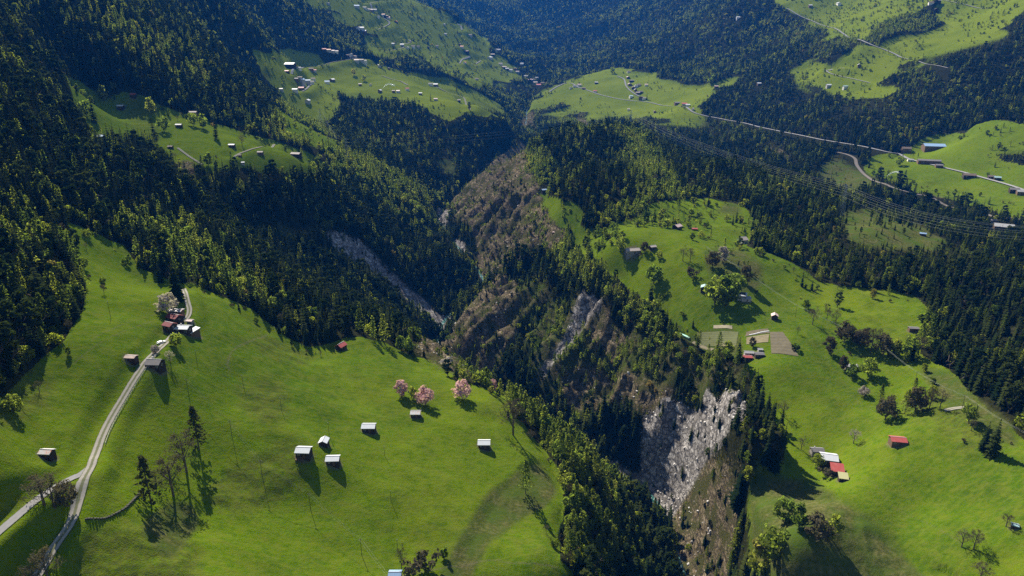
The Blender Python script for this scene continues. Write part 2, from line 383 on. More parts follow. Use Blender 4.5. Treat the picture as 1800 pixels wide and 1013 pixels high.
# grassy scarps: polyline, drop in metres on its right-hand side, reach
for pl_, drop_, reach_ in [([(905,828),(868,858),(842,890),(822,930),(800,965),(788,1013),(780,1080)], -1.3, 30.0), ([(1330,830),(1400,850),(1470,865),(1560,925),(1640,990)], 2.5, 20.0)]:
    a_, s_ = pix_dir(*np.array(pl_, float).T)
    Yl = []
    for k in range(len(pl_)):
        i0 = int(np.clip((a_[k] - A0) / (A1 - A0) * (NCOL - 1), 0, NCOL - 1)); g_ = H[:, i0] - s_[k] * np.exp(gl); Yl.append(math.exp(gl[int(np.argmax(g_ >= 0))]))
    L_ = np.stack([a_ * Yl, Yl], 1)
    best = np.full(H.shape, 1e9); sgn = np.zeros(H.shape)
    for k in range(len(L_) - 1):
        d = L_[k + 1] - L_[k]; t = np.clip(((GX - L_[k, 0]) * d[0] + (GY - L_[k, 1]) * d[1]) / (d @ d), 0, 1)
        dx = GX - L_[k, 0] - t * d[0]; dy_ = GY - L_[k, 1] - t * d[1]; q = np.hypot(dx, dy_); c_ = (d[0] * dy_ - d[1] * dx)
        m_ = q < best; best[m_] = q[m_]; sgn[m_] = np.sign(c_)[m_]
    side_ = best * sgn * (1 if drop_ > 0 else -1) * -1
    H = H - abs(drop_) * np.clip(side_ / 5.0, 0, 1) * np.clip((reach_ - side_) / (reach_ - 5), 0, 1) * (side_ > 0)

# ------------------------------------------------------------------ river bed
def world_pts(lst):
    out = []
    for q in lst:
        a_, s_ = pix_dir(q[0], q[1]); out.append((float(a_) * q[2], q[2], float(s_) * q[2]))
    return out
RIVER = [(60,110,-345),(80,180,-340),(100,250,-335),(112,330,-329)] + world_pts([(1192,985,367),(1155,880,428)]) + [(80,465,-324),(40,515,-323),(-15,582,-322),(-45,620,-321)] \
    + world_pts([(770,628,662),(780,565,752)]) + [(-55,815,-313)] + world_pts([(850,500,866)]) + [(-60,950,-304)] + world_pts([(800,430,1020)]) + [(-115,1110,-295)] + world_pts([(772,380,1173)]) \
    + [(-100,1320,-282),(-70,1420,-275)] + world_pts([(850,298,1508)]) + [(-30,1650,-264),(20,1850,-256),(40,2050,-248)] + world_pts([(925,205,2300)]) + [(60,2600,-215)]
RIVER = np.array(RIVER)

def resample(poly, step):
    """Catmull-Rom through the points, then even spacing"""
    p = np.asarray(poly, float)
    q = np.vstack([2 * p[0] - p[1], p, 2 * p[-1] - p[-2]])
    out = []
    for i in range(1, len(q) - 2):
        t = np.linspace(0, 1, 16, endpoint=False)[:, None]
        p0, p1, p2, p3 = q[i - 1], q[i], q[i + 1], q[i + 2]
        out.append(0.5 * ((2 * p1) + (-p0 + p2) * t + (2 * p0 - 5 * p1 + 4 * p2 - p3) * t ** 2 + (-p0 + 3 * p1 - 3 * p2 + p3) * t ** 3))
    out = np.vstack(out + [p[-1:]])
    d = np.concatenate([[0], np.cumsum(np.linalg.norm(np.diff(out[:, :2], axis=0), axis=1))])
    n = max(2, int(d[-1] / step) + 1)
    t = np.linspace(0, d[-1], n)
    return np.stack([np.interp(t, d, out[:, k]) for k in range(out.shape[1])], 1)

def near_line(line, reach, X, Y):
    """distance to a polyline and the line's height there, for grid points within reach"""
    D = np.full(X.shape, 1e9, np.float32); Zl = np.zeros(X.shape, np.float32)
    aa = line[:, 0] / line[:, 1]; ll = np.log(line[:, 1])
    for k in range(len(line) - 1):
        y0, y1 = sorted((line[k, 1], line[k + 1, 1])); 
        j0 = int(np.searchsorted(gl, math.log(max(y0 - reach, 20)))); j1 = int(np.searchsorted(gl, math.log(max(y1 + reach, 21))))
        if j0 >= j1: continue
        ra = reach / max(y0 - reach, 60)
        i0 = int(np.searchsorted(ga, min(aa[k], aa[k + 1]) - ra * 1.3 - 0.02)); i1 = int(np.searchsorted(ga, max(aa[k], aa[k + 1]) + ra * 1.3 + 0.02))
        if i0 >= i1: continue
        x = X[j0:j1, i0:i1]; y = Y[j0:j1, i0:i1]
        d = line[k + 1] - line[k]; L2 = d[0] ** 2 + d[1] ** 2 + 1e-9
        t = np.clip(((x - line[k, 0]) * d[0] + (y - line[k, 1]) * d[1]) / L2, 0, 1)
        dist = np.hypot(x - line[k, 0] - t * d[0], y - line[k, 1] - t * d[1])
        sub = D[j0:j1, i0:i1]; m = dist < sub
        sub[m] = dist[m]; Zl[j0:j1, i0:i1][m] = (line[k, 2] + t * d[2])[m]
    return D, Zl
rv = resample(RIVER, 6.0)
D_, Z_ = near_line(rv, 45, GX, GY)
prof = Z_ + np.clip(D_ - 3.5, 0, None) * 1.0 + (np.clip(D_ - 5, 0, None) / 6.0) ** 2.4 * 4.0 - np.clip(1 - D_ / 4.0, 0, 1) * 1.2
m_ = D_ < 30
H[m_] = np.minimum(H[m_], prof[m_] + fbm(GX, GY, 9, 3, 71)[m_] * 1.0)
c_bed = np.clip(1 - (D_ - 4) / 4, 0, 1) * m_
open_ = np.zeros(H.shape)
for y0_, y1_ in ((408, 480), (635, 690), (730, 770), (840, 890), (975, 1040), (1115, 1215)):
    open_ = np.maximum(open_, np.clip((GY - y0_) / 8, 0, 1) * np.clip((y1_ - GY) / 8, 0, 1))
c_bed = c_bed * open_

S = H / GY
CM = np.maximum.accumulate(S, axis=0)

def ground(px, py):
    """where the line of sight through a photo pixel meets the land: X, Y, Z (relative to the camera)"""
    a_, s_ = pix_dir(px, py); a_ = float(a_); s_ = float(s_)
    x = min(max((a_ - A0) / (A1 - A0) * (NCOL - 1), 0), NCOL - 1.001); i = int(x); f = x - i
    col = H[:, i] * (1 - f) + H[:, i + 1] * f
    Yc = np.exp(gl)
    g = col - s_ * Yc
    k = np.argmax(g >= 0)
    if g[k] < 0: k = len(Yc) - 1
    if k == 0: Y = Yc[0]
    else:
        t = -g[k - 1] / (g[k] - g[k - 1] + 1e-9); Y = Yc[k - 1] + t * (Yc[k] - Yc[k - 1])
    return np.array((a_ * Y, Y, s_ * Y))

def height(X, Y):
    X = np.asarray(X, float); Y = np.asarray(Y, float)
    return bil(H, X / Y, np.log(Y))

# ------------------------------------------------------------------ node helpers
def mat(name):
    m = bpy.data.materials.new(name); m.use_nodes = True
    nt = m.node_tree; nt.nodes.clear()
    return m, nt

class N:
    """tiny node-graph writer"""
    def __init__(self, nt): self.nt = nt
    def __call__(self, kind, **kw):
        n = self.nt.nodes.new(kind)
        for k, v in kw.items():
            if k.startswith('_'): setattr(n, k[1:], v)
        for k, v in kw.items():
            if k.startswith('_'): continue
            key = int(k[1:]) if k[0] == 'i' and k[1:].isdigit() else k.replace('__', ' ')
            s = n.inputs[key]
            if isinstance(v, bpy.types.NodeSocket): self.nt.links.new(v, s)
            elif isinstance(v, bpy.types.Node): self.nt.links.new(v.outputs[0], s)
            else: s.default_value = v
        return n
    def noise(self, vec, scale, detail=3, rough=0.55):
        return self('ShaderNodeTexNoise', Vector=vec, Scale=scale, Detail=detail, Roughness=rough).outputs[0]
    def ramp(self, fac, stops, interp='LINEAR'):
        n = self('ShaderNodeValToRGB', Fac=fac)
        cr = n.color_ramp; cr.interpolation = interp
        while len(cr.elements) < len(stops): cr.elements.new(0.5)
        for e, (p, c) in zip(cr.elements, stops):
            e.position = p; e.color = (*c, 1) if len(c) == 3 else c
        return n.outputs[0]
    def mix(self, fac, a, b, blend='MIX'):
        n = self('ShaderNodeMix', _data_type='RGBA', _blend_type=blend)
        for sock, v in ((n.inputs[0], fac), (n.inputs[6], a), (n.inputs[7], b)):
            if isinstance(v, bpy.types.NodeSocket): self.nt.links.new(v, sock)
            else: sock.default_value = (*v, 1) if isinstance(v, tuple) and len(v) == 3 else v
        return n.outputs[2]
    def math(self, op, a, b=0.0, clamp=False):
        n = self('ShaderNodeMath', _operation=op, _use_clamp=clamp, i0=a, i1=b)
        return n.outputs[0]
    def out(self, shader, volume=None):
        o = self('ShaderNodeOutputMaterial')
        if shader is not None: self.nt.links.new(shader.outputs[0] if isinstance(shader, bpy.types.Node) else shader, o.inputs['Surface'])
        if volume is not None: self.nt.links.new(volume.outputs[0], o.inputs['Volume'])

def tag(o, label=None, cat=None, group=None, kind=None):
    if label: o["label"] = label
    if cat: o["category"] = cat
    if group: o["group"] = group
    if kind: o["kind"] = kind
    return o

def link(name, mesh, parent=None, loc=None):
    o = bpy.data.objects.new(name, mesh)
    scene.collection.objects.link(o)
    if parent is not None: o.parent = parent
    if loc is not None: o.location = loc
    return o

def mesh_np(name, v, f, mats, smooth=False, mi=None):
    """f: (n,3) or (n,4) int array, or list of those"""
    me = bpy.data.meshes.new(name)
    fs = f if isinstance(f, list) else [f]
    fs = [np.asarray(x, np.int32) for x in fs if len(x)]
    loops = np.concatenate([x.ravel() for x in fs]); cnt = np.concatenate([np.full(len(x), x.shape[1], np.int32) for x in fs])
    me.vertices.add(len(v)); me.vertices.foreach_set("co", np.asarray(v, np.float32).ravel())
    me.loops.add(len(loops)); me.loops.foreach_set("vertex_index", loops)
    me.polygons.add(len(cnt)); me.polygons.foreach_set("loop_start", np.concatenate([[0], np.cumsum(cnt)[:-1]]).astype(np.int32))
    me.polygons.foreach_set("use_smooth", np.full(len(cnt), smooth, bool))
    for m in (mats if isinstance(mats, (list, tuple)) else [mats]): me.materials.append(m)
    if mi is not None: me.polygons.foreach_set("material_index", np.asarray(mi, np.int32))
    me.update(calc_edges=True)
    return me

# ------------------------------------------------------------------ ground material
def ground_material():
    m, nt = mat("alpine_ground"); n = N(nt)
    pos = n('ShaderNodeNewGeometry').outputs['Position']
    cov = n('ShaderNodeSeparateColor', Color=n('ShaderNodeAttribute', _attribute_name='cover').outputs['Color'])
    cov2 = n('ShaderNodeSeparateColor', Color=n('ShaderNodeAttribute', _attribute_name='cover_more').outputs['Color'])
    mead, dry, rock = cov.outputs[0], cov.outputs[1], cov.outputs[2]
    scree, lush, bare = cov2.outputs[0], cov2.outputs[1], cov2.outputs[2]
    rough_ = n('ShaderNodeAttribute', _attribute_name='rough').outputs['Fac']
    nb = n.noise(pos, 0.012, 4); nm = n.noise(pos, 0.06, 4, 0.6); nf = n.noise(pos, 0.5, 4, 0.65); nff = n.noise(pos, 2.2, 2, 0.6)
    # grass
    g = n.ramp(nb, [(0.30, (0.056, 0.116, 0.004)), (0.5, (0.100, 0.164, 0.005)), (0.70, (0.152, 0.202, 0.006))])
    g = n.mix(n.math('MULTIPLY', n.ramp(nm, [(0.42, (0,) * 3), (0.68, (1,) * 3)]), 0.6), g, (0.050, 0.078, 0.008))
    g = n.mix(n.math('MULTIPLY', n.ramp(nf, [(0.5, (0,) * 3), (0.75, (1,) * 3)]), 0.35), g, (0.10, 0.13, 0.02))
    g = n.mix(lush, g, n.mix(nm, (0.112, 0.190, 0.004), (0.165, 0.225, 0.006)))
    g = n.mix(n.math('MULTIPLY', n.ramp(nff, [(0.38, (1,) * 3), (0.55, (0,) * 3)]), 0.42), g, (0.035, 0.065, 0.006))
    g = n.mix(n.math('MULTIPLY', n.ramp(n.math('ADD', rough_, n.math('MULTIPLY', n.math('SUBTRACT', nm, 0.5), 1.2)), [(0.3, (0,) * 3), (0.9, (1,) * 3)]), n.math('ADD', 0.25, n.math('MULTIPLY', n.ramp(nf, [(0.42, (0,) * 3), (0.58, (1,) * 3)]), 0.5))), g, n.mix(nff, (0.035, 0.050, 0.010), (0.10, 0.095, 0.030)))
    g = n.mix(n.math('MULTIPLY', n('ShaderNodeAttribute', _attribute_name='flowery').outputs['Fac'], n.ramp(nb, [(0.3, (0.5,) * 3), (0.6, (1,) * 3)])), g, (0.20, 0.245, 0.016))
    st_ = n('ShaderNodeMapping', Vector=pos, Rotation=(0, 0, 0.5), Scale=(0.05, 0.5, 0.3))
    g = n.mix(n.math('MULTIPLY', n.ramp(n.noise(st_.outputs[0], 1.0, 4, 0.6), [(0.50, (0,) * 3), (0.68, (1,) * 3)]), 0.45), g, (0.125, 0.135, 0.022))
    n5 = n.noise(pos, 0.22, 5, 0.7)
    g = n.mix(n.math('MULTIPLY', n.ramp(n5, [(0.46, (0,) * 3), (0.60, (1,) * 3)]), 0.38), g, (0.150, 0.165, 0.020))
    g = n.mix(n.math('MULTIPLY', n.ramp(n5, [(0.36, (1,) * 3), (0.47, (0,) * 3)]), 0.40), g, (0.036, 0.078, 0.005))
    mow = n('ShaderNodeTexWave', Vector=n('ShaderNodeMapping', Vector=pos, Rotation=(0, 0, 1.15)).outputs[0], Scale=0.09, Distortion=5.0, Detail=3.0).outputs[1]
    g = n.mix(n.math('MULTIPLY', n.ramp(mow, [(0.55, (0,) * 3), (0.9, (1,) * 3)]), 0.16), g, (0.15, 0.20, 0.012))
    # dry grass and brush
    d = n.ramp(nf, [(0.3, (0.045, 0.055, 0.012)), (0.5, (0.085, 0.090, 0.024)), (0.7, (0.16, 0.145, 0.055))])
    d = n.mix(n.ramp(nm, [(0.4, (0,) * 3), (0.65, (1,) * 3)]), d, (0.060, 0.095, 0.012))
    # forest floor
    fl = n.ramp(nf, [(0.3, (0.012, 0.014, 0.006)), (0.55, (0.026, 0.028, 0.010)), (0.75, (0.055, 0.050, 0.026))])
    # rock
    wv = n('ShaderNodeMapping', Vector=pos, Scale=(1, 1, 2.6))
    r1 = n.noise(wv.outputs[0], 0.16, 6, 0.68); r2 = n.noise(pos, 1.1, 4, 0.7)
    rk = n.ramp(r1, [(0.34, (0.050, 0.038, 0.026)), (0.45, (0.16, 0.118, 0.072)), (0.55, (0.31, 0.235, 0.145)), (0.66, (0.48, 0.38, 0.26))])
    rk = n.mix(n.math('MULTIPLY', n.ramp(r2, [(0.45, (0,) * 3), (0.6, (1,) * 3)]), 0.55), rk, (0.060, 0.066, 0.022))
    wpos = n('ShaderNodeVectorMath', _operation='ADD', i0=pos, i1=n('ShaderNodeVectorMath', _operation='SCALE', i0=n('ShaderNodeTexNoise', Vector=pos, Scale=0.25, Detail=3).outputs[1], Scale=5.0).outputs[0]).outputs[0]
    vo = n('ShaderNodeTexVoronoi', _feature='DISTANCE_TO_EDGE', Vector=wpos, Scale=0.22); vc = n('ShaderNodeTexVoronoi', Vector=wpos, Scale=0.22)
    crack = n.ramp(vo.outputs['Distance'], [(0.02, (1,) * 3), (0.14, (0,) * 3)])
    cellv = n('ShaderNodeSeparateColor', Color=vc.outputs['Color']).outputs[0]
    rk = n.mix(n.math('MULTIPLY', crack, 0.75), rk, (0.030, 0.027, 0.022))
    rk = n.mix(n.ramp(n.math('ADD', n.math('MULTIPLY', nm, 0.7), n.math('MULTIPLY', nf, 0.3)), [(0.47, (0,) * 3), (0.56, (1,) * 3)]), rk, n.mix(nf, (0.055, 0.060, 0.018), (0.10, 0.095, 0.034)))
    sc = n.ramp(n.math('ADD', n.math('MULTIPLY', r1, 0.6), n.math('MULTIPLY', r2, 0.4)), [(0.36, (0.10, 0.09, 0.08)), (0.5, (0.36, 0.335, 0.31)), (0.61, (0.66, 0.63, 0.59))])
    sc = n.mix(n.math('MULTIPLY', n.ramp(n.noise(pos, 0.05, 4, 0.65), [(0.45, (0,) * 3), (0.62, (1,) * 3)]), 0.75), sc, n.mix(r1, (0.10, 0.095, 0.085), (0.24, 0.22, 0.20)))
    sc = n.mix(n.math('MULTIPLY', crack, 0.8), n.mix(1.0, sc, n.ramp(cellv, [(0.0, (0.6, 0.58, 0.56)), (1.0, (1.25, 1.22, 1.2))]), 'MULTIPLY'), (0.05, 0.046, 0.042))
    edge = n.math('ADD', mead, n.math('MULTIPLY', n.math('SUBTRACT', nf, 0.5), 0.9))
    c = n.mix(n.ramp(edge, [(0.4, (0,) * 3), (0.6, (1,) * 3)]), fl, g)
    c = n.mix(n.ramp(n.math('ADD', dry, n.math('MULTIPLY', n.math('SUBTRACT', nm, 0.5), 0.8)), [(0.3, (0,) * 3), (0.8, (1,) * 3)]), c, d)
    c = n.mix(n.ramp(n.math('ADD', rock, n.math('MULTIPLY', n.math('SUBTRACT', nf, 0.5), 1.2)), [(0.35, (0,) * 3), (0.65, (1,) * 3)]), c, rk)
    c = n.mix(n.ramp(n.math('ADD', scree, n.math('MULTIPLY', n.math('SUBTRACT', nf, 0.5), 0.8)), [(0.35, (0,) * 3), (0.65, (1,) * 3)]), c, sc)
    c = n.mix(n.ramp(n.math('ADD', bare, n.math('MULTIPLY', n.math('SUBTRACT', nff, 0.5), 0.9)), [(0.4, (0,) * 3), (0.8, (1,) * 3)]), c, n.mix(nf, (0.10, 0.085, 0.045), (0.20, 0.17, 0.11)))
    bs = n.math('ADD', n.math('MULTIPLY', nf, 0.5), n.math('MULTIPLY', nff, 0.3))
    bmp = n('ShaderNodeBump', Strength=0.8, Distance=1.2, Height=n.math('ADD', bs, n.math('MULTIPLY', r2, n.math('MULTIPLY', rock, 1.5))))
    b = n('ShaderNodeBsdfDiffuse', Color=c, Roughness=0.6, Normal=bmp.outputs[0])
    n.out(b)
    return m
M_GROUND = ground_material()

# ------------------------------------------------------------------ roads and tracks
ROADS = [   # name, label, width, style, photo points
 ("gravel_track", "two-wheeled gravel track climbing past the farmhouse to the red-roofed hamlet", 3.4, 'track',
  [(40,1050),(70,1006),(95,962),(118,930),(130,905),(138,880),(148,850),(160,820),(168,798),(178,770),(190,745),(205,718),(222,690),(240,660),(253,640),(268,624),(281,612),(296,598),(306,586)]),
 ("gravel_track", "gravel track leaving the hamlet uphill beside the lone spruce", 3.0, 'track', [(322,566),(331,556),(333,543),(329,528),(323,508)]),
 ("asphalt_lane", "grey lane branching off the gravel track towards the left edge", 3.4, 'lane', [(160,820),(145,832),(115,846),(78,868),(50,890),(20,916),(0,932),(-60,972)]),
 ("gravel_track", "short gravel lane on the left bench meadow", 3.4, 'track', [(412,276),(420,270),(440,263),(462,258),(482,254)]),
 ("gravel_track", "pale track along the lower edge of the left bench", 2.6, 'track', [(312,260),(325,270),(340,280),(356,290)]),
 ("village_road", "village road winding past the white barn on the far left terrace", 5, 'lane', [(512,127),(530,121),(545,118),(562,117),(580,117)]),
 ("village_road", "hairpin road below the houses of the far left terrace", 5, 'lane', [(514,131),(528,140),(547,147),(540,155),(532,161)]),
 ("village_road", "road leading to the row of houses behind the far left terrace", 5, 'lane', [(573,113),(590,108),(612,106),(640,104)]),
 ("field_path", "pale field path beyond the sprinkler on the far terrace", 4, 'track', [(670,133),(690,140),(705,144),(717,150)]),
 ("field_path", "pale field path to the tip of the far terrace", 4, 'track', [(768,153),(785,162),(805,169),(818,178),(826,194)]),
 ("mountain_road", "road zigzagging through the highest hamlet on the left", 6, 'lane', [(650,6),(654,16),(657,24),(672,30),(685,42),(676,47),(665,52)]),
 ("mountain_road", "upper road above the highest hamlet", 6, 'lane', [(650,6),(668,3),(684,2)]),
 ("mountain_road", "hairpin road among the houses below the highest hamlet", 6, 'lane', [(683,90),(700,87),(712,84),(703,79),(722,76),(718,70)]),
 ("mountain_road", "short bright road on the far shoulder", 6, 'lane', [(804,42),(810,47),(812,54)]),
 ("mountain_road", "curving road above the valley village", 6, 'lane', [(808,112),(813,104),(826,98)]),
 ("mountain_road", "small bend of road beside the valley village", 6, 'lane', [(836,113),(845,107)]),
 ("valley_road", "bright valley road running along the middle terrace to the bridge farm", 7, 'lane',
  [(965,162),(980,152),(995,145),(1006,147),(1015,153),(1030,158),(1060,168),(1100,176),(1140,180),(1190,187),(1215,195),(1235,203),(1260,208),(1290,213),(1340,225),(1380,233),(1430,243),(1480,252),(1520,258),(1560,268),(1580,270),(1600,281),(1650,292),(1700,305),(1750,319),(1800,334),(1900,366)]),
 ("village_road", "lane through the village on the middle terrace", 5, 'lane', [(1085,134),(1097,140),(1101,152),(1112,163),(1124,170)]),
 ("gravel_road", "brown gravel road skirting the lower edge of the right terrace", 6, 'gravel', [(1472,268),(1490,272),(1503,279),(1506,291),(1520,308),(1560,325),(1600,341),(1650,356),(1700,371),(1760,383),(1800,391),(1900,412)]),
 ("mountain_road", "long straight road slanting down the upper right meadows", 6, 'lane', [(1383,15),(1400,25),(1420,35),(1450,46),(1480,58),(1520,74),(1555,88),(1574,96),(1582,101),(1596,105)]),
 ("mountain_road", "continuation of the slanting road into the dark wood", 5, 'lane', [(1615,108),(1640,114),(1666,120)]),
 ("mountain_road", "hairpin road around the small clearing on the right", 5, 'lane', [(1485,120),(1462,121),(1452,124),(1458,129),(1475,134),(1500,139),(1530,146)]),
 ("mountain_road", "road near the top right corner", 5, 'lane', [(1655,0),(1680,5),(1700,9),(1735,16)]),
 ("gravel_track", "short gravel track between trees below the power line", 2.6, 'track', [(1660,722),(1675,719),(1695,716)]),
]
TRACKS = [  # worn paths in the grass: half width in metres, photo points
 (0.8, [(765,718),(800,733),(825,750),(845,770),(880,782),(945,797)]),
 (1.2, [(470,588),(440,600),(415,612),(402,630),(400,645),(406,652)]),
 (1.0, [(1490,518),(1520,526),(1570,540)]),
 (1.0, [(1395,830),(1440,845),(1500,832),(1560,880),(1620,915),(1690,955)]),
 (1.0, [(700,1013),(860,985),(900,990),(985,1000)]),
 (0.8, [(1340,560),(1400,575),(1460,640),(1500,700),(1515,720)]),
 (1.0, [(1080,440),(1110,452)]),(0.8, [(1500,700),(1560,730),(1600,740)]),
 (0.8, [(160,600),(230,565),(290,540)]),(0.7,[(130,640),(200,590),(280,560)]),
]
road_lines = []
keep_out = np.full(H.shape, 1e9, np.float32)
for nm_, lb_, w_, st_, pp_ in ROADS:
    g_ = np.array([ground(x, y) for x, y in pp_])
    Ym = float(np.median(g_[:, 1]))
    ln = resample(g_, max(2.0, Ym * 0.006))
    z = height(ln[:, 0], ln[:, 1])
    for _ in range(6):
        z[1:-1] = (z[:-2] + 2 * z[1:-1] + z[2:]) / 4
    ln[:, 2] = z
    road_lines.append(ln)
for (nm_, lb_, w_, st_, pp_), ln in zip(ROADS, road_lines):
    Ym = float(np.median(ln[:, 1]))
    cell = max(1.5, Ym * 0.005)
    reach = w_ / 2 + 3 * cell + 6
    D_, Z_ = near_line(ln, reach, GX, GY)
    m_ = D_ < reach
    t = np.clip((D_ - w_ / 2 - cell) / (2 * cell + 3), 0, 1); t = t * t * (3 - 2 * t)
    H[m_] = (H * t + (Z_ - 0.05 * cell - 0.1) * (1 - t))[m_]
    keep_out = np.minimum(keep_out, D_ - w_ / 2)
c_bare = np.zeros(H.shape, np.float32)
for hw_, pp_ in TRACKS:
    ln = resample(np.array([ground(x, y) for x, y in pp_]), 3.0)
    D_, _z = near_line(ln, 12, GX, GY)
    c_bare = np.maximum(c_bare, np.clip(0.75 - D_ / hw_ * 0.5, 0, 0.6))
    keep_out = np.minimum(keep_out, D_ + 1)
S = H / GY
CM = np.maximum.accumulate(S, axis=0)

def road_material(name, side, mid, rough):
    m, nt = mat(name); n = N(nt)
    pos = n('ShaderNodeNewGeometry').outputs['Position']
    ac = n('ShaderNodeAttribute', _attribute_name='across').outputs['Fac']
    nf = n.noise(pos, 0.9, 4, 0.6)
    c = n.mix(nf, tuple(x * 0.75 for x in side), tuple(min(1, x * 1.2) for x in side))
    strip = n.ramp(n.math('ADD', ac, n.math('MULTIPLY', n.math('SUBTRACT', nf, 0.5), 0.3)), [(0.2, (1,) * 3), (0.36, (0,) * 3)])
    c = n.mix(n.math('MULTIPLY', strip, rough), c, mid)
    edge = n.ramp(n.math('ADD', ac, n.math('MULTIPLY', n.math('SUBTRACT', nf, 0.5), 0.5)), [(0.84, (0,) * 3), (1.0, (1,) * 3)])
    c = n.mix(edge, c, (0.09, 0.12, 0.03))
    n.out(n('ShaderNodeBsdfDiffuse', Color=c, Roughness=0.7))
    return m
M_TRACK = road_material("pale_gravel_track", (0.42, 0.38, 0.32), (0.16, 0.17, 0.07), 0.85)
M_LANE = road_material("worn_grey_asphalt", (0.36, 0.34, 0.32), (0.30, 0.29, 0.28), 0.3)
M_GRAVEL = road_material("brown_gravel", (0.24, 0.20, 0.17), (0.28, 0.25, 0.21), 0.5)

def ribbon(name, ln, w, lift, m, across=4, drape=False):
    d = np.gradient(ln[:, :2], axis=0); d /= np.linalg.norm(d, axis=1)[:, None] + 1e-9
    nrm = np.stack([d[:, 1], -d[:, 0]], 1)
    ts = np.linspace(-1, 1, across + 1)
    v = np.concatenate([np.concatenate([ln[:, :2] + nrm * (t * w / 2), (ln[:, 2] + lift + ZC)[:, None]], 1)[:, None] for t in ts], 1)
    if drape: v[..., 2] = height(v[..., 0], v[..., 1]) + ZC + lift
    k = len(ln); i_ = np.arange(k * (across + 1)).reshape(k, across + 1)
    f = np.stack([i_[:-1, :-1], i_[:-1, 1:], i_[1:, 1:], i_[1:, :-1]], -1).reshape(-1, 4)
    me = mesh_np(name, v.reshape(-1, 3), f, m)
    at = me.attributes.new("across", 'FLOAT', 'POINT')
    at.data.foreach_set("value", np.tile(np.abs(ts), k).astype(np.float32))
    return me
for (nm_, lb_, w_, st_, pp_), ln in zip(ROADS, road_lines):
    Ym = float(np.median(ln[:, 1]))
    wv = max(w_, Ym * 0.0023)
    o = link(nm_, ribbon(nm_, ln, wv, 0.12 + Ym * 0.0006, {'track': M_TRACK, 'lane': M_LANE, 'gravel': M_GRAVEL}[st_], 8, True))
    tag(o, lb_, kind="structure")

# river water
def water_material():
    m, nt = mat("glacier_water"); n = N(nt)
    pos = n('ShaderNodeNewGeometry').outputs['Position']
    nf = n.noise(pos, 0.7, 5, 0.7)
    foam = n.ramp(nf, [(0.56, (0,) * 3), (0.66, (1,) * 3)])
    c = n.mix(foam, (0.02, 0.075, 0.065), (0.55, 0.58, 0.58))
    bmp = n('ShaderNodeBump', Strength=0.4, Distance=0.4, Height=nf)
    n.out(n('ShaderNodeBsdfPrincipled', **{'Base__Color': c, 'Roughness': n.math('ADD', n.math('MULTIPLY', foam, 0.5), 0.12), 'Normal': bmp.outputs[0]}))
    return m
rvw = rv.copy(); rvw[:, 0] += fbm(rv[:, 1], rv[:, 0], 60, 2, 5) * 3
tag(link("river", ribbon("river", rvw, 3.8, 0.25, water_material(), 6)), kind="structure")

# ------------------------------------------------------------------ tree models (unit height, base at the origin)
def leaf_material(name, stops, trans=0.35, glow=1.5):
    m, nt = mat(name); n = N(nt)
    rnd = n('ShaderNodeObjectInfo').outputs['Random']
    pos = n('ShaderNodeNewGeometry').outputs['Position']
    big = n.noise(pos, 0.02, 2)
    f = n.math('ADD', n.math('MULTIPLY', rnd, 0.75), n.math('MULTIPLY', n.math('SUBTRACT', big, 0.38), 1.0), True)
    c = n.ramp(f, stops)
    c = n.mix(n.math('MULTIPLY', n.noise(pos, 0.9, 2), 0.5), c, n.mix(0.55, c, (0.01, 0.015, 0.005)))
    d = n('ShaderNodeBsdfDiffuse', Color=c, Roughness=0.4)
    t = n('ShaderNodeBsdfTranslucent', Color=n.mix(1.0, c, (glow * 0.88, glow * 0.95, glow * 0.55), 'MULTIPLY'))
    n.out(n('ShaderNodeMixShader', Fac=trans, i1=d.outputs[0], i2=t.outputs[0]))
    return m
def plain(name, col, rough=0.8, var=0.3, scale=1.5):
    m, nt = mat(name); n = N(nt)
    pos = n('ShaderNodeTexCoord').outputs['Object']
    nf = n.noise(pos, scale, 4, 0.6)
    c = n.mix(nf, tuple(x * (1 - var) for x in col), tuple(min(1, x * (1 + var)) for x in col))
    n.out(n('ShaderNodeBsdfPrincipled', **{'Base__Color': c, 'Roughness': rough, 'Specular__IOR__Level': 0.25}))
    return m
M_SPRUCE = leaf_material("spruce_needles", [(0.0, (0.010, 0.022, 0.008)), (0.45, (0.024, 0.040, 0.011)), (0.75, (0.046, 0.062, 0.014)), (1.0, (0.075, 0.088, 0.020))], 0.35, 1.5)
M_LARCH = leaf_material("larch_needles", [(0.0, (0.038, 0.062, 0.012)), (0.4, (0.090, 0.118, 0.017)), (1.0, (0.20, 0.212, 0.030))], 0.55, 2.4)
M_BROAD = leaf_material("spring_leaves", [(0.0, (0.048, 0.075, 0.012)), (0.45, (0.110, 0.138, 0.018)), (0.85, (0.22, 0.23, 0.028)), (1.0, (0.20, 0.14, 0.05))], 0.55, 2.3)
M_LARCH_FRESH = leaf_material("fresh_larch_needles", [(0.0, (0.085, 0.120, 0.022)), (0.5, (0.155, 0.185, 0.032)), (1.0, (0.22, 0.225, 0.045))], 0.58, 2.2)
M_BROAD_FRESH = leaf_material("fresh_spring_leaves", [(0.0, (0.090, 0.130, 0.022)), (0.5, (0.160, 0.195, 0.032)), (0.85, (0.225, 0.235, 0.045)), (1.0, (0.21, 0.15, 0.065))], 0.58, 2.2)
M_BUD = leaf_material("brown_buds", [(0.0, (0.075, 0.058, 0.038)), (0.5, (0.10, 0.088, 0.050)), (1.0, (0.14, 0.115, 0.070))], 0.3)
M_BLOSSOM = leaf_material("pink_blossom", [(0.0, (0.60, 0.34, 0.38)), (1.0, (0.74, 0.47, 0.52))], 0.4, 1.1)
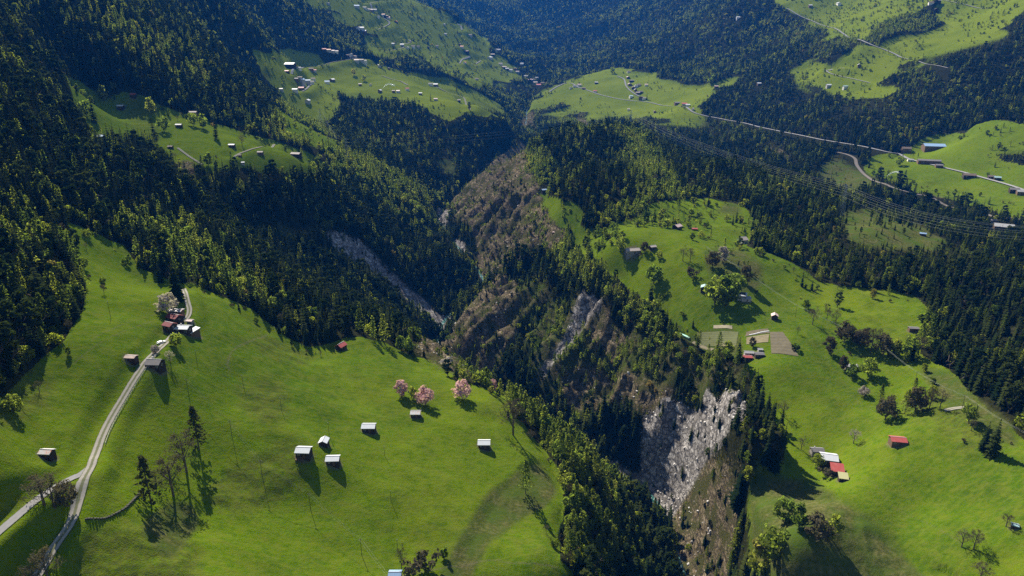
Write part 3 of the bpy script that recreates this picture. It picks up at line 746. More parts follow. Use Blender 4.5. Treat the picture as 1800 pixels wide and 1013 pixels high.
M_PALEBLOOM = leaf_material("white_blossom", [(0.0, (0.36, 0.30, 0.29)), (1.0, (0.50, 0.43, 0.42))], 0.4, 1.1)
M_OLIVE = leaf_material("olive_needles", [(0.0, (0.030, 0.036, 0.012)), (0.5, (0.050, 0.055, 0.018)), (1.0, (0.075, 0.075, 0.026))], 0.35, 1.5)
M_BARK = plain("grey_brown_bark", (0.085, 0.068, 0.052))

def tube(p0, p1, r0, r1, k=5):
    p0 = np.array(p0, float); p1 = np.array(p1, float)
    d = p1 - p0; d /= np.linalg.norm(d) + 1e-9
    u = np.cross(d, (0.3, 0.9, 0.2)); u /= np.linalg.norm(u); w = np.cross(d, u)
    an = np.arange(k) * 2 * math.pi / k
    ring = np.cos(an)[:, None] * u + np.sin(an)[:, None] * w
    v = np.vstack([p0 + ring * r0, p1 + ring * r1])
    f = [(i, (i + 1) % k, k + (i + 1) % k, k + i) for i in range(k)]
    return v, f
class MB:
    def __init__(self): self.v = []; self.t = []; self.q = []; self.n = 0
    def add(self, v, f):
        f = np.asarray(f) + self.n; self.v.append(np.asarray(v, float)); self.n += len(v)
        (self.t if f.shape[1] == 3 else self.q).append(f)
    def arrays(self):
        v = np.vstack(self.v); fs = []
        if self.t: fs.append(np.vstack(self.t))
        if self.q: fs.append(np.vstack(self.q))
        return v, fs
    def mesh(self, name, m, smooth=False):
        v, fs = self.arrays(); return mesh_np(name, v, fs, m, smooth)

def cards(centres, normals, size, r, asp=0.7):
    """small leaf-like quads"""
    n = len(centres)
    nn = normals + r.normal(0, 0.45, (n, 3)); nn /= np.linalg.norm(nn, axis=1)[:, None] + 1e-9
    u = np.cross(nn, r.normal(0, 1, (n, 3))); u /= np.linalg.norm(u, axis=1)[:, None] + 1e-9
    w = np.cross(nn, u)
    s = (size * r.uniform(0.6, 1.35, n))[:, None]
    v = np.stack([centres - u * s, centres + w * s * asp * r.uniform(.5, 1.2, (n, 1)), centres + u * s, centres - w * s * asp], 1)
    return v.reshape(-1, 3), np.arange(4 * n).reshape(n, 4)

def conifer(seed, R, whorls, z0, droop, fingers=3, thin=0.0, power=0.9):
    r = np.random.default_rng(seed); c = MB(); t = MB()
    t.add(*tube((0, 0, -0.03), (0, 0, 0.55), 0.016, 0.009, 6)); t.add(*tube((0, 0, 0.55), (0, 0, 0.985), 0.009, 0.002, 5))
    lean = r.normal(0, 0.006, 2)
    for k in range(whorls):
        f = (k + r.uniform(-.25, .25)) / (whorls - 1); z = z0 + (0.97 - z0) * max(0, min(1, f))
        rad = R * (1 - max(0, f)) ** power + 0.012
        if k < 2: rad *= 0.8
        nb = max(4, int(round(9 * (0.45 + 0.55 * (1 - f)))))
        a0 = r.uniform(0, 6.28)
        for b in range(nb):
            if r.random() < thin: continue
            an = a0 + b * 6.283 / nb + r.normal(0, 0.18); L = rad * r.uniform(0.68, 1.15); dz = -droop * L * r.uniform(0.6, 1.3)
            for q in range(fingers):
                aq = an + (q - (fingers - 1) / 2) * 0.42 + r.normal(0, .05); Lq = L * (1.0 if q == fingers // 2 else r.uniform(.62, .9))
                d = np.array((math.cos(aq), math.sin(aq), 0)); s = np.array((-d[1], d[0], 0)); o = np.array((lean[0] * z * 3, lean[1] * z * 3, z))
                tip = o + d * Lq + np.array((0, 0, dz * Lq / L)); mid = o + d * Lq * 0.52 + np.array((0, 0, dz * .35 + 0.006))
                wd = Lq * 0.21 + 0.006
                dn = np.array((0, 0, -wd * 0.55))
                v = np.array([o + d * Lq * .06, mid + s * wd + dn, tip, mid - s * wd + dn])
                c.add(v, [(0, 2, 1), (0, 3, 2)])
    c.add(np.array([(0, .014, .95), (.012, -.008, .95), (-.012, -.008, .95), (0, 0, 1.01)]) + [lean[0] * 3, lean[1] * 3, 0], [(0, 1, 3), (1, 2, 3), (2, 0, 3)])
    return c, t

def larch(seed, R, n_br, z0, lf):
    r = np.random.default_rng(seed); c = MB(); t = MB()
    t.add(*tube((0, 0, -0.03), (0, 0, 0.6), 0.014, 0.008, 6)); t.add(*tube((0, 0, 0.6), (0, 0, 0.99), 0.008, 0.002, 5))
    C = []; Nn = []
    for k in range(n_br):
        f = (k / n_br) ** 0.9; z = z0 + (1 - z0) * f * 0.97
        prof = min(1.0, f / 0.12 + 0.55) * (1 - f) ** 0.72
        L = (R * prof + 0.014) * r.uniform(0.6, 1.15); an = k * 2.4 + r.normal(0, .3); up = r.uniform(-0.25, 0.15)
        d = np.array((math.cos(an), math.sin(an), up))
        for q in range(lf):
            x = L * (0.32 + 0.72 * (q + r.uniform(0, .8)) / lf)
            C.append(np.array((0, 0, z)) + d * x + r.normal(0, 0.010, 3)); Nn.append(d * 0.5 + np.array((0, 0, 0.75)))
    v, f_ = cards(np.array(C), np.array(Nn), np.full(len(C), 0.026), r, 0.75)
    c.add(v, f_)
    return c, t

def limbs(t, r, p, d, L, rad, depth, tips, spread=0.6, kids=3):
    q = p + d * L
    t.add(*tube(p, q, rad, rad * 0.62, 5 if depth > 1 else 3))
    tips.append((q, d))
    if depth == 0: return
    for _ in range(kids):
        nd = d + r.normal(0, spread, 3) + np.array((0, 0, 0.12)); nd /= np.linalg.norm(nd)
        limbs(t, r, p + d * L * r.uniform(0.55, 1.0), nd, L * r.uniform(0.55, 0.8), rad * 0.55, depth - 1, tips, spread, kids)

def broadleaf(seed, R, clumps, per, size, z0=0.28, airy=1.0, depth=2):
    r = np.random.default_rng(seed); c = MB(); t = MB(); tips = []
    t.add(*tube((0, 0, -0.04), (0, 0, z0), 0.024, 0.018, 6))
    for k in range(4):
        an = k * 1.57 + r.uniform(-.4, .4); d = np.array((math.cos(an) * .55, math.sin(an) * .55, 0.85)); d /= np.linalg.norm(d)
        limbs(t, r, np.array((0, 0, z0 * r.uniform(.7, 1.0))), d, (1 - z0) * 0.34, 0.013, depth, tips, 0.5, 2)
    C = []; Nn = []
    zc = (1 + z0) / 2; hz = (1 - z0) / 2
    for k in range(clumps):
        u = r.normal(0, 1, 3); u /= np.linalg.norm(u); rr = r.uniform(0.35, 0.88) ** 0.6
        ctr = np.array((u[0] * R * rr, u[1] * R * rr, zc + u[2] * hz * rr))
        ctr[:2] *= 1.0 - 0.35 * max(0, (ctr[2] - zc) / hz)
        cr = R * r.uniform(0.24, 0.42)
        w = r.normal(0, 1, (per, 3)); w /= np.linalg.norm(w, axis=1)[:, None]
        C.append(ctr + w * cr * r.uniform(0.55, 1.05, (per, 1)) * (1, 1, 0.85)); Nn.append(w * 0.9 + u * 0.5)
    C = np.vstack(C); Nn = np.vstack(Nn)
    v, f_ = cards(C, Nn, np.full(len(C), size), r, 0.8); c.add(v, f_)
    return c, t

def bare(seed, R, depth=3, buds=260, size=0.013):
    r = np.random.default_rng(seed); c = MB(); t = MB(); tips = []
    t.add(*tube((0, 0, -0.04), (0, 0, 0.3), 0.022, 0.017, 6)); t.add(*tube((0, 0, 0.3), (0.01, 0, 0.72), 0.017, 0.006, 5))
    for k in range(9):
        an = k * 2.4; z = 0.2 + k * 0.055
        d = np.array((math.cos(an) * R * 2.2, math.sin(an) * R * 2.2, 0.75)); d /= np.linalg.norm(d)
        limbs(t, r, np.array((0, 0, z)), d, 0.20 - k * 0.010, 0.010, depth, tips, 0.42, 2)
    T = np.array([p for p, _ in tips]); 
    pick = T[r.integers(0, len(T), buds)] + r.normal(0, 0.028, (buds, 3))
    v, f_ = cards(pick, r.normal(0, 1, (buds, 3)), np.full(buds, size), r, 0.35); c.add(v, f_)
    return c, t

KINDS_ = {}
def proto(kind, build, leaf):
    c, t = build
    vc, fc = c.arrays(); vt, ft = t.arrays()
    crown = mesh_np(kind + "_crown", vc, fc, leaf); trunk = mesh_np(kind + "_trunk", vt, ft, M_BARK)
    mi = np.concatenate([np.zeros(sum(len(x) for x in fc)), np.ones(sum(len(x) for x in ft))])
    # faces must be ordered as given: crown first, then trunk
    both = mesh_np(kind + "_whole", np.vstack([vc, vt]), list(fc) + [x + len(vc) for x in ft], [leaf, M_BARK], mi=mi)
    KINDS_.setdefault(kind, []).append((crown, trunk, both))
proto('spruce', conifer(1, 0.170, 17, 0.05, 0.42), M_SPRUCE)
proto('spruce', conifer(2, 0.200, 16, 0.06, 0.50), M_SPRUCE)
proto('spruce', conifer(3, 0.150, 18, 0.08, 0.36, thin=.08, power=.75), M_SPRUCE)
proto('spruce', conifer(21, 0.185, 14, 0.10, 0.25, thin=.05, power=.62), M_SPRUCE)
proto('spruce', broadleaf(22, 0.20, 26, 18, 0.042, 0.12), M_SPRUCE)
proto('larch', larch(4, 0.185, 95, 0.12, 6), M_LARCH)
proto('larch', larch(5, 0.215, 90, 0.16, 6), M_LARCH)
proto('larch', larch(31, 0.205, 95, 0.12, 6), M_LARCH_FRESH)
proto('larch', larch(32, 0.230, 90, 0.16, 6), M_LARCH_FRESH)
proto('broadleaf', broadleaf(6, 0.40, 40, 20, 0.050, 0.12), M_BROAD)
proto('broadleaf', broadleaf(7, 0.33, 38, 20, 0.048, 0.10), M_BROAD)
proto('broadleaf', broadleaf(33, 0.38, 40, 20, 0.050, 0.12), M_BROAD_FRESH)
proto('broadleaf', broadleaf(34, 0.32, 38, 20, 0.048, 0.10), M_BROAD_FRESH)
proto('bare', bare(8, 0.32, 4, 700, 0.019), M_BUD)
proto('bare', bare(9, 0.24, 4, 1000, 0.020), M_BUD)
proto('shrub', broadleaf(10, 0.55, 14, 16, 0.10, 0.05, depth=1), M_BROAD)
proto('shrub', broadleaf(11, 0.60, 12, 14, 0.10, 0.05, depth=1), M_BUD)
ORDER = ['spruce', 'larch', 'broadleaf', 'bare', 'shrub']
PROTO_IDX = {}
proto_coll = bpy.data.collections.new("tree_models")
_k = 0
for kd in ORDER:
    for (cm, tm, bm_) in KINDS_[kd]:
        o = bpy.data.objects.new("model_%02d" % _k, bm_)
        proto_coll.objects.link(o)
        PROTO_IDX.setdefault(kd, []).append(_k); _k += 1

SITES = []                                          # X, Y, radius of everything built

# ------------------------------------------------------------------ buildings
def wood(name, col):
    m, nt = mat(name); n = N(nt)
    pos = n('ShaderNodeTexCoord').outputs['Object']
    sq = n('ShaderNodeMapping', Vector=pos, Scale=(1.0, 1.0, 6.0))
    a = n.noise(sq.outputs[0], 1.2, 4, 0.6)
    c = n.mix(a, tuple(x * 0.55 for x in col), tuple(x * 1.5 for x in col))
    n.out(n('ShaderNodeBsdfPrincipled', **{'Base__Color': c, 'Roughness': 0.85, 'Specular__IOR__Level': 0.2}))
    return m
def sheet(name, col, rust=0.0, rustcol=(0.42, 0.17, 0.07), rough=0.6, spec=0.15):
    """roof sheeting with run-off streaks and rust"""
    m, nt = mat(name); n = N(nt)
    pos = n('ShaderNodeTexCoord').outputs['Object']
    rnd = n('ShaderNodeObjectInfo').outputs['Random']
    off = n('ShaderNodeVectorMath', _operation='ADD', i0=pos, i1=n('ShaderNodeCombineXYZ', X=n.math('MULTIPLY', rnd, 60.0)).outputs[0]).outputs[0]
    st = n('ShaderNodeMapping', Vector=off, Scale=(2.4, 0.35, 0.35))
    a = n.noise(st.outputs[0], 1.6, 4, 0.6); b = n.noise(off, 0.5, 4, 0.65)
    c = n.mix(a, tuple(x * 0.78 for x in col), tuple(min(1, x * 1.12) for x in col))
    c = n.mix(n.math('MULTIPLY', n.ramp(n.math('ADD', n.math('MULTIPLY', a, 0.4), n.math('MULTIPLY', b, 0.6)), [(0.50, (0,) * 3), (0.60, (1,) * 3)]), rust), c, rustcol)
    sep = n('ShaderNodeSeparateXYZ', Vector=pos)
    seam = n.math('FRACT', n.math('MULTIPLY', sep.outputs[0], 1.0 / 0.9))
    c = n.mix(n.math('MULTIPLY', n.math('LESS_THAN', seam, 0.08), 0.35), c, tuple(x * 0.5 for x in col))
    n.out(n('ShaderNodeBsdfPrincipled', **{'Base__Color': c, 'Roughness': rough, 'Specular__IOR__Level': spec}))
    return m
ROOF = {
 'white': sheet("bright_tin_sheet", (0.50, 0.52, 0.54), 0.12), 'rusty': sheet("rust_stained_tin", (0.50, 0.49, 0.48), 0.85, (0.50, 0.20, 0.10)),
 'brownrust': sheet("brown_rusted_tin", (0.24, 0.17, 0.14), 0.8, (0.34, 0.24, 0.2)), 'red': sheet("red_painted_tin", (0.36, 0.075, 0.065), 0.2, (0.45, 0.2, 0.18)),
 'darkred': sheet("dark_red_tin", (0.17, 0.035, 0.035), 0.25, (0.26, 0.09, 0.08)), 'slate': sheet("grey_slate", (0.14, 0.13, 0.13), 0.3, (0.22, 0.20, 0.18), 0.7),
 'grey': sheet("grey_fibre_sheet", (0.30, 0.30, 0.30), 0.3, (0.2, 0.18, 0.16)), 'blue': sheet("pale_blue_sheet", (0.20, 0.31, 0.46), 0.1),
 'orange': sheet("orange_tile", (0.45, 0.17, 0.08), 0.3, (0.3, 0.12, 0.07)), 'stone': sheet("weathered_stone_slab", (0.36, 0.31, 0.28), 0.6, (0.22, 0.17, 0.14), 0.8, 0.2),
 'brown': sheet("brown_shingle", (0.13, 0.095, 0.075), 0.3, (0.2, 0.15, 0.12), 0.8, 0.2), 'straw': sheet("bleached_board", (0.38, 0.36, 0.18), 0.4, (0.28, 0.25, 0.12), 0.8, 0.2),
 'pink': sheet("pinkish_tin", (0.52, 0.38, 0.35), 0.4, (0.40, 0.24, 0.2)), 'cyan': sheet("weathered_green_sheet", (0.28, 0.42, 0.42), 0.2),
}
WALL = {'dark': wood("black_brown_timber", (0.035, 0.024, 0.017)), 'wood': wood("weathered_timber", (0.12, 0.075, 0.045)), 'white': plain("whitewashed_wall", (0.62, 0.58, 0.52), 0.9, 0.1),
        'stone': plain("rubble_stone_wall", (0.22, 0.20, 0.18), 0.9, 0.35), 'grey': plain("grey_render", (0.36, 0.34, 0.32), 0.9, 0.15)}
M_GLASS, _nt = mat("dark_window_glass"); _n = N(_nt); _n.out(_n('ShaderNodeBsdfPrincipled', **{'Base__Color': (0.03, 0.04, 0.05, 1), 'Roughness': 0.12}))
M_FRAME = plain("pale_window_frame", (0.55, 0.50, 0.42), 0.7, 0.1)
M_DOOR = wood("old_door_boards", (0.09, 0.055, 0.032))
M_PLINTH = plain("field_stone_plinth", (0.26, 0.24, 0.22), 0.9, 0.3)
M_PV, _nt = mat("solar_cells"); _n = N(_nt); _n.out(_n('ShaderNodeBsdfPrincipled', **{'Base__Color': (0.010, 0.016, 0.04, 1), 'Roughness': 0.2}))

WPX = {(85,797):22,(232,630):20,(273,632):27,(311,550):25,(309,560):24,(300,573):20,(323,572):25,(341,584):13,(335,563):11,(600,606):17,(731,724):18,(649,748):24,(535,789):26,(570,774):18,(586,805):24,(851,777):22,(695,1008):23,(177,241):13,(213,188):12,(235,167):10,(340,198):14,(315,220):11,(300,258):9,(408,255):11,(458,268):10,(521,271):15,(422,273):6,(427,286):6,(1111,439):26,(1147,433):12,(1190,397):14,(1221,402):10,(1305,420):12,(1238,504):14,(1304,517):16,(1311,524):17,(1361,554):12,(1316,619):17,(1313,629):16,(1334,622):16,(1336,614):9,(1496,643):23,(1605,577):17,(1577,771):26,(1435,791):22,(1455,805):28,(1470,824):22,(1481,838):16,(1783,923):12,(956,334):9,(973,407):5,(1622,411):11,(1640,258):34,(1592,262):15,(1632,284):36,(1600,281):10,(1650,291):12,(1703,307):20,(1742,311):11,(1752,313):11,(1782,333):15,(1794,337):14,(1763,398):30,(1776,404):18,(1746,388):9}   # roof widths read off the photograph

def boxv(x0, x1, y0, y1, z0, z1):
    v = [(x0, y0, z0), (x1, y0, z0), (x1, y1, z0), (x0, y1, z0), (x0, y0, z1), (x1, y0, z1), (x1, y1, z1), (x0, y1, z1)]
    f = [(0, 3, 2, 1), (4, 5, 6, 7), (0, 1, 5, 4), (1, 2, 6, 5), (2, 3, 7, 6), (3, 0, 4, 7)]
    return np.array(v, float), f
def box_mesh(name, m, *boxes):
    b = MB()
    for q in boxes: b.add(*boxv(*q))
    return b.mesh(name, m)

def house(px, py, w, d, hw, pitch, rz, roof, wall, label, name="barn", cat="barn", group=None, shed=False, chimney=False, detail=1, over=0.5, plinth=0.0, anchor='roof', extra=None):
    """gabled (or lean-to) building; ridge along local X, local -Y looks to the valley side"""
    rise = (d if shed else d / 2) * math.tan(math.radians(pitch))
    g = ground(px, py)
    if (px, py) in WPX:
        k_ = WPX[(px, py)] * (g[1] * CP - g[2] * SP) / FPX / (w + 2 * over)
        w, d, hw, rise, over = w * k_, d * k_, hw * k_, rise * k_, over * k_
    if anchor == 'roof':
        dist = float(np.linalg.norm(g)); g = ground(px, py + (hw + rise * 0.5) * FPX / dist * 0.88)
    rz = math.radians(rz); cz, sz = math.cos(rz), math.sin(rz)
    corner = [height(g[0] + cz * x - sz * y, g[1] + sz * x + cz * y) for x in (-w / 2, w / 2) for y in (-d / 2, d / 2)]
    zb = float(min(corner)) * 0.45 + float(max(corner)) * 0.55
    drop = zb - float(min(corner)) + 0.6
    root = link(name, None, loc=(g[0], g[1], zb + ZC)); root.rotation_euler = (0, 0, rz)
    tag(root, label, cat, group); SITES.append((float(g[0]), float(g[1]), max(w, d) * 0.6))
    b = MB(); x, y = w / 2, d / 2
    if shed: sec = [(-y, -drop), (y, -drop), (y, hw + rise), (-y, hw)]
    else: sec = [(-y, -drop), (y, -drop), (y, hw), (0, hw + rise), (-y, hw)]
    k = len(sec); v = [(-x, p, q) for p, q in sec] + [(x, p, q) for p, q in sec]
    side = [(i, (i + 1) % k, k + (i + 1) % k, k + i) for i in range(k)]
    me_ = bpy.data.meshes.new("wall"); me_.from_pydata(v, [], [tuple(range(k))[::-1], tuple(range(k, 2 * k))] + [s[::-1] for s in side]); me_.materials.append(WALL[wall])
    link("wall", me_, root)
    t = 0.22; o = over; sl = math.tan(math.radians(pitch)); b = MB()
    def slab(y0, z0, y1, z1):
        X = x + o
        vv = [(-X, y0, z0), (X, y0, z0), (X, y1, z1), (-X, y1, z1)]; vv = vv + [(p, q, r_ + t) for p, q, r_ in vv]
        b.add(np.array(vv), [(0, 3, 2, 1), (4, 5, 6, 7), (0, 1, 5, 4), (1, 2, 6, 5), (2, 3, 7, 6), (3, 0, 4, 7)])
    if shed: slab(-y - o, hw - o * sl + 0.02, y + o, hw + rise + o * sl + 0.02)
    else:
        slab(-y - o, hw - o * sl + 0.02, -0.01, hw + rise + 0.02 - 0.01 * sl); slab(0.01, hw + rise + 0.02 - 0.01 * sl, y + o, hw - o * sl + 0.02)
    rf = link("roof", b.mesh("roof", ROOF[roof]), root)
    if chimney: link("chimney", box_mesh("chimney", WALL['grey'], (-w * .2 - .3, -w * .2 + .3, 0.2 * d - .3, 0.2 * d + .3, hw + rise * .4, hw + rise + .8)), rf)
    if detail >= 1:
        if plinth: link("plinth", box_mesh("plinth", M_PLINTH, (-x - .08, x + .08, -y - .08, y + .08, -drop - .1, plinth)), root)
        dw, dh = min(1.1, w * .22), min(2.0, hw * 0.8)
        link("door", box_mesh("door", M_DOOR, (-dw / 2 + w * .12, dw / 2 + w * .12, -y - .07, -y + .05, 0.02 + plinth * .5, dh)), root)
        nw = 2 if detail >= 2 else 1
        for i in range(nw):
            cx = -w * 0.27 + i * w * 0.62 * (1 if nw > 1 else 0)
            if hw > 1.4:
                wf = link("window", box_mesh("window", M_FRAME, (cx - .16 * hw, cx + .16 * hw, -y - .06, -y + .05, hw * .5, hw * .82)), root)
                link("pane", box_mesh("pane", M_GLASS, (cx - .13 * hw, cx + .13 * hw, -y - .09, -y - .065, hw * .53, hw * .79)), wf)
        if detail >= 2:
            for s in (-1, 1):
                wf = link("window", box_mesh("window", M_FRAME, (s * x - (.05 if s > 0 else .06), s * x + (.06 if s > 0 else .05), -.16 * hw, .16 * hw, hw * .5, hw * .82)), root)
                link("pane", box_mesh("pane", M_GLASS, *[(s * x + .065, s * x + .09, -.13 * hw, .13 * hw, hw * .53, hw * .79) if s > 0 else (s * x - .09, s * x - .065, -.13 * hw, .13 * hw, hw * .53, hw * .79)]), wf)
        if not shed and detail >= 1:
            rc = box_mesh("ridge_cap", ROOF['grey'], (-x - o, x + o, -.14, .14, hw + rise + .17, hw + rise + .30)); link("ridge_cap", rc, rf)
    if extra == 'solar':
        z0 = hw + rise * .42 + .3
        for i in range(3):
            for j in range(2):
                u0 = -w * .36 + i * w * .25; yy0 = -y * .80 + j * y * .36; yy1 = yy0 + y * .33
                zz = lambda q: hw + (q + y) * sl + .3
                vv = np.array([(u0, yy0, zz(yy0)), (u0 + w * .23, yy0, zz(yy0)), (u0 + w * .23, yy1, zz(yy1)), (u0, yy1, zz(yy1))])
                vv = np.vstack([vv, vv + (0, 0, .05)])
                bb = MB(); bb.add(vv, [(0, 3, 2, 1), (4, 5, 6, 7), (0, 1, 5, 4), (1, 2, 6, 5), (2, 3, 7, 6), (3, 0, 4, 7)])
                link("solar_panel", bb.mesh("solar_panel", M_PV), rf)
    if extra == 'balcony':
        for i in range(5): link("post", box_mesh("post", WALL['wood'], (-x + .1 + i * .9, -x + .25 + i * .9, -y - 1.5, -y - 1.35, -drop, 1.5)), root)
        link("rail", box_mesh("rail", WALL['wood'], (-x, -x + 3.9, -y - 1.55, -y - 1.3, 1.5, 1.62), (-x, -x + 3.9, -y - 1.5, -y - 1.4, .8, .9)), root)
        link("deck", box_mesh("deck", WALL['wood'], (-x, -x + 3.9, -y - 1.5, -y - .02, .15, .3)), root)
    return root

BARN_GROUP = "hay barns scattered over the left meadow"
house(85, 797, 7.0, 5.6, 3.2, 26, -4, 'rusty', 'dark', "tin-roofed barn with orange rust streaks left of the road fork", group=BARN_GROUP)
house(232, 630, 7.6, 5.2, 2.6, 16, -6, 'brownrust', 'dark', "low shed with brown rusted roof beside the grey farmhouse", name="shed", cat="shed")
house(273, 632, 10.5, 8.6, 4.6, 28, -4, 'slate', 'dark', "big grey-roofed farmhouse with chimney on the gravel track", name="farmhouse", cat="house", chimney=True, detail=2)
HAM = "buildings of the red-roofed hamlet"
house(311, 550, 8.5, 4.6, 2.4, 14, -5, 'rusty', 'wood', "long pale rust-stained shed at the back of the red-roofed hamlet", name="shed", cat="shed", group=HAM)
house(309, 560, 9.0, 7.0, 4.0, 26, -24, 'darkred', 'dark', "upper of two dark red roofed houses in the hamlet", name="chalet", cat="house", group=HAM, detail=2)
house(300, 573, 7.4, 6.4, 4.2, 26, -24, 'darkred', 'dark', "lower of two dark red roofed houses in the hamlet", name="chalet", cat="house", group=HAM, detail=2)
house(323, 572, 9.2, 6.8, 5.0, 20, -4, 'white', 'dark', "white-roofed house in the middle of the hamlet", name="chalet", cat="house", group=HAM, chimney=True, detail=2)
house(341, 584, 4.0, 7.0, 2.4, 10, -30, 'white', 'wood', "small lean-to with bright roof at the corner of the hamlet", name="shed", cat="shed", group=HAM, shed=True)
house(335, 563, 4.2, 3.6, 2.2, 18, -10, 'pink', 'stone', "tiny pinkish roofed hut behind the white-roofed hamlet house", name="hut", cat="hut", group=HAM)
house(600, 606, 6.6, 5.6, 3.2, 32, 62, 'red', 'dark', "red-roofed hut alone at the upper meadow rim", name="hut", cat="hut")
house(731, 724, 6.6, 5.4, 3.2, 26, 0, 'rusty', 'dark', "tin barn with orange rust below the pink blossom trees", group=BARN_GROUP)
house(649, 748, 8.0, 6.0, 3.6, 24, 0, 'white', 'dark', "plain white-roofed barn, uppermost of the mid-meadow barns", group=BARN_GROUP)
house(535, 789, 7.6, 6.4, 4.0, 24, -3, 'white', 'dark', "white-roofed barn with wooden railing in front", group=BARN_GROUP, extra='balcony')
house(570, 774, 6.0, 5.2, 3.0, 28, 88, 'white', 'dark', "small hut with its gable towards the lower meadow", name="hut", cat="hut")
house(586, 805, 7.0, 5.6, 3.2, 24, 3, 'white', 'dark', "white-roofed barn lowest of the cluster of three", group=BARN_GROUP)
house(851, 777, 7.0, 5.6, 3.2, 24, 0, 'white', 'dark', "pale-roofed barn standing alone near the gorge edge", group=BARN_GROUP)
house(695, 1008, 6.4, 5.4, 2.8, 24, 0, 'blue', 'dark', "pale blue roofed hut cut off by the bottom edge", name="hut", cat="hut")
# left bench
BEN = "barns on the left bench meadow"
house(177, 241, 9.0, 6.2, 3.6, 24, 0, 'blue', 'dark', "pale roofed barn lowest on the left bench", group=BEN)
house(213, 188, 8.5, 6.2, 3.6, 24, -4, 'white', 'dark', "white-roofed barn in the middle of the left bench", group=BEN)
house(235, 167, 8.3, 6.2, 3.6, 26, 0, 'red', 'dark', "red-roofed hut at the forest edge of the left bench", name="hut", cat="hut")
house(340, 198, 11.2, 6.7, 3.8, 22, 0, 'stone', 'wood', "barn with long pale roof under trees above the bench", group=BEN)
house(315, 220, 9.0, 6.2, 3.6, 22, 0, 'grey', 'dark', "grey-roofed barn below the round tree on the left bench", group=BEN)
house(300, 258, 7.8, 6.2, 3.4, 24, 0, 'brown', 'dark', "dark brown barn hidden among trees at the bench edge", group=BEN)
house(408, 255, 9.4, 6.2, 3.6, 24, 0, 'white', 'dark', "white-roofed barn above the short gravel lane", group=BEN)
house(458, 268, 9.0, 6.2, 3.6, 24, 0, 'stone', 'wood', "brown-walled barn in the open below the gravel lane", group=BEN)
house(521, 271, 12.9, 7.8, 4.5, 24, -14, 'stone', 'dark', "larger barn with terrace at the tip of the left bench", group=BEN)
house(422, 273, 5.0, 4.5, 2.9, 24, 0, 'brown', 'wood', "small brown hut beside the lane's end on the bench", name="hut", cat="hut")
house(427, 286, 5.0, 4.5, 2.9, 24, 30, 'white', 'grey', "little pale hut between spruces at the bench edge", name="hut", cat="hut")
# right meadow
house(1111, 439, 15.0, 7.5, 3.8, 24, 12, 'stone', 'stone', "long old farmhouse with weathered stone roof on the right meadow", name="farmhouse", cat="house", detail=2)
house(1147, 433, 6.5, 5.0, 2.6, 24, 20, 'stone', 'dark', "small dark hut right of the long stone-roofed farmhouse", name="hut", cat="hut")
house(1190, 397, 7.5, 7.0, 3.4, 26, 40, 'pink', 'dark', "pinkish roofed hut under trees at the top of the meadow", name="hut", cat="hut")
house(1221, 402, 7.0, 4.5, 2.2, 20, -10, 'red', 'dark', "flat red roofed shed near the upper wood", name="shed", cat="shed")
house(1305, 420, 6.0, 8.5, 4.0, 28, 20, 'stone', 'white', "whitish house at the forest edge of the right meadow", name="chalet", cat="house")
house(1238, 504, 6.6, 6.0, 3.4, 24, 70, 'cyan', 'dark', "pale blue roofed hut left of the round trees", name="hut", cat="hut")
house(1304, 517, 7.5, 7.5, 3.6, 28, -16, 'white', 'grey', "house with solar panels on its white roof", name="chalet", cat="house", detail=2, extra='solar')
house(1311, 524, 7.6, 3.6, 2.3, 14, -8, 'grey', 'grey', "grey lean-to in front of the solar-roofed house", name="shed", cat="shed", shed=True)
house(1361, 554, 5.2, 5.2, 3.6, 30, 75, 'pink', 'dark', "narrow dark hut above the vegetable plots", name="hut", cat="hut")
house(1316, 619, 7.6, 4.6, 3.0, 22, -6, 'grey', 'grey', "grey-roofed half of the cabin beside the vegetable plots", name="chalet", cat="house", detail=2)
house(1313, 629, 7.0, 4.6, 2.6, 20, -6, 'red', 'dark', "red-roofed shed in front of the grey cabin", name="shed", cat="shed")
house(1334, 622, 7.0, 4.6, 3.0, 18, -4, 'slate', 'dark', "dark-roofed shed right of the red one by the plots", name="shed", cat="shed")
house(1336, 614, 4.0, 3.2, 2.2, 18, -4, 'grey', 'grey', "tiny grey hut behind the dark-roofed shed", name="hut", cat="hut")
house(1496, 643, 10.0, 5.0, 2.6, 8, -6, 'grey', 'stone', "roof-bare stone ruin between trees on the right meadow", name="stone_barn", cat="barn")
house(1605, 577, 9.0, 5.0, 3.0, 14, -8, 'slate', 'wood', "flat-roofed wooden hut at the right forest edge", name="hut", cat="hut")
house(1577, 771, 8.6, 6.6, 3.0, 22, -10, 'red', 'wood', "red and white roofed barn alone on the right meadow", name="barn", cat="barn")
ROW = "row of four joined buildings on the right meadow"
house(1435, 791, 7.4, 5.0, 3.4, 22, -4, 'slate', 'stone', "slate-roofed end house of the row on the right meadow", name="chalet", cat="house", group=ROW, chimney=True)
house(1455, 805, 9.4, 8.4, 4.2, 22, -14, 'white', 'dark', "bright white-roofed barn in the middle of the row", group=ROW)
house(1470, 824, 7.6, 6.0, 3.4, 20, -14, 'red', 'dark', "red-roofed shed in the row on the right meadow", name="shed", cat="shed", group=ROW, shed=True)
house(1481, 838, 5.6, 5.0, 2.6, 16, -14, 'straw', 'dark', "straw-coloured lean-to closing the row of buildings", name="shed", cat="shed", group=ROW, shed=True)
house(1783, 923, 5.0, 4.0, 2.4, 18, -30, 'cyan', 'dark', "little greenish roofed hut under a bush at the right edge", name="hut", cat="hut")
house(956, 334, 6.6, 5.5, 3.0, 22, 20, 'blue', 'dark', "pale blue roofed hut at the tip of the meadow below the wood", name="hut", cat="hut")
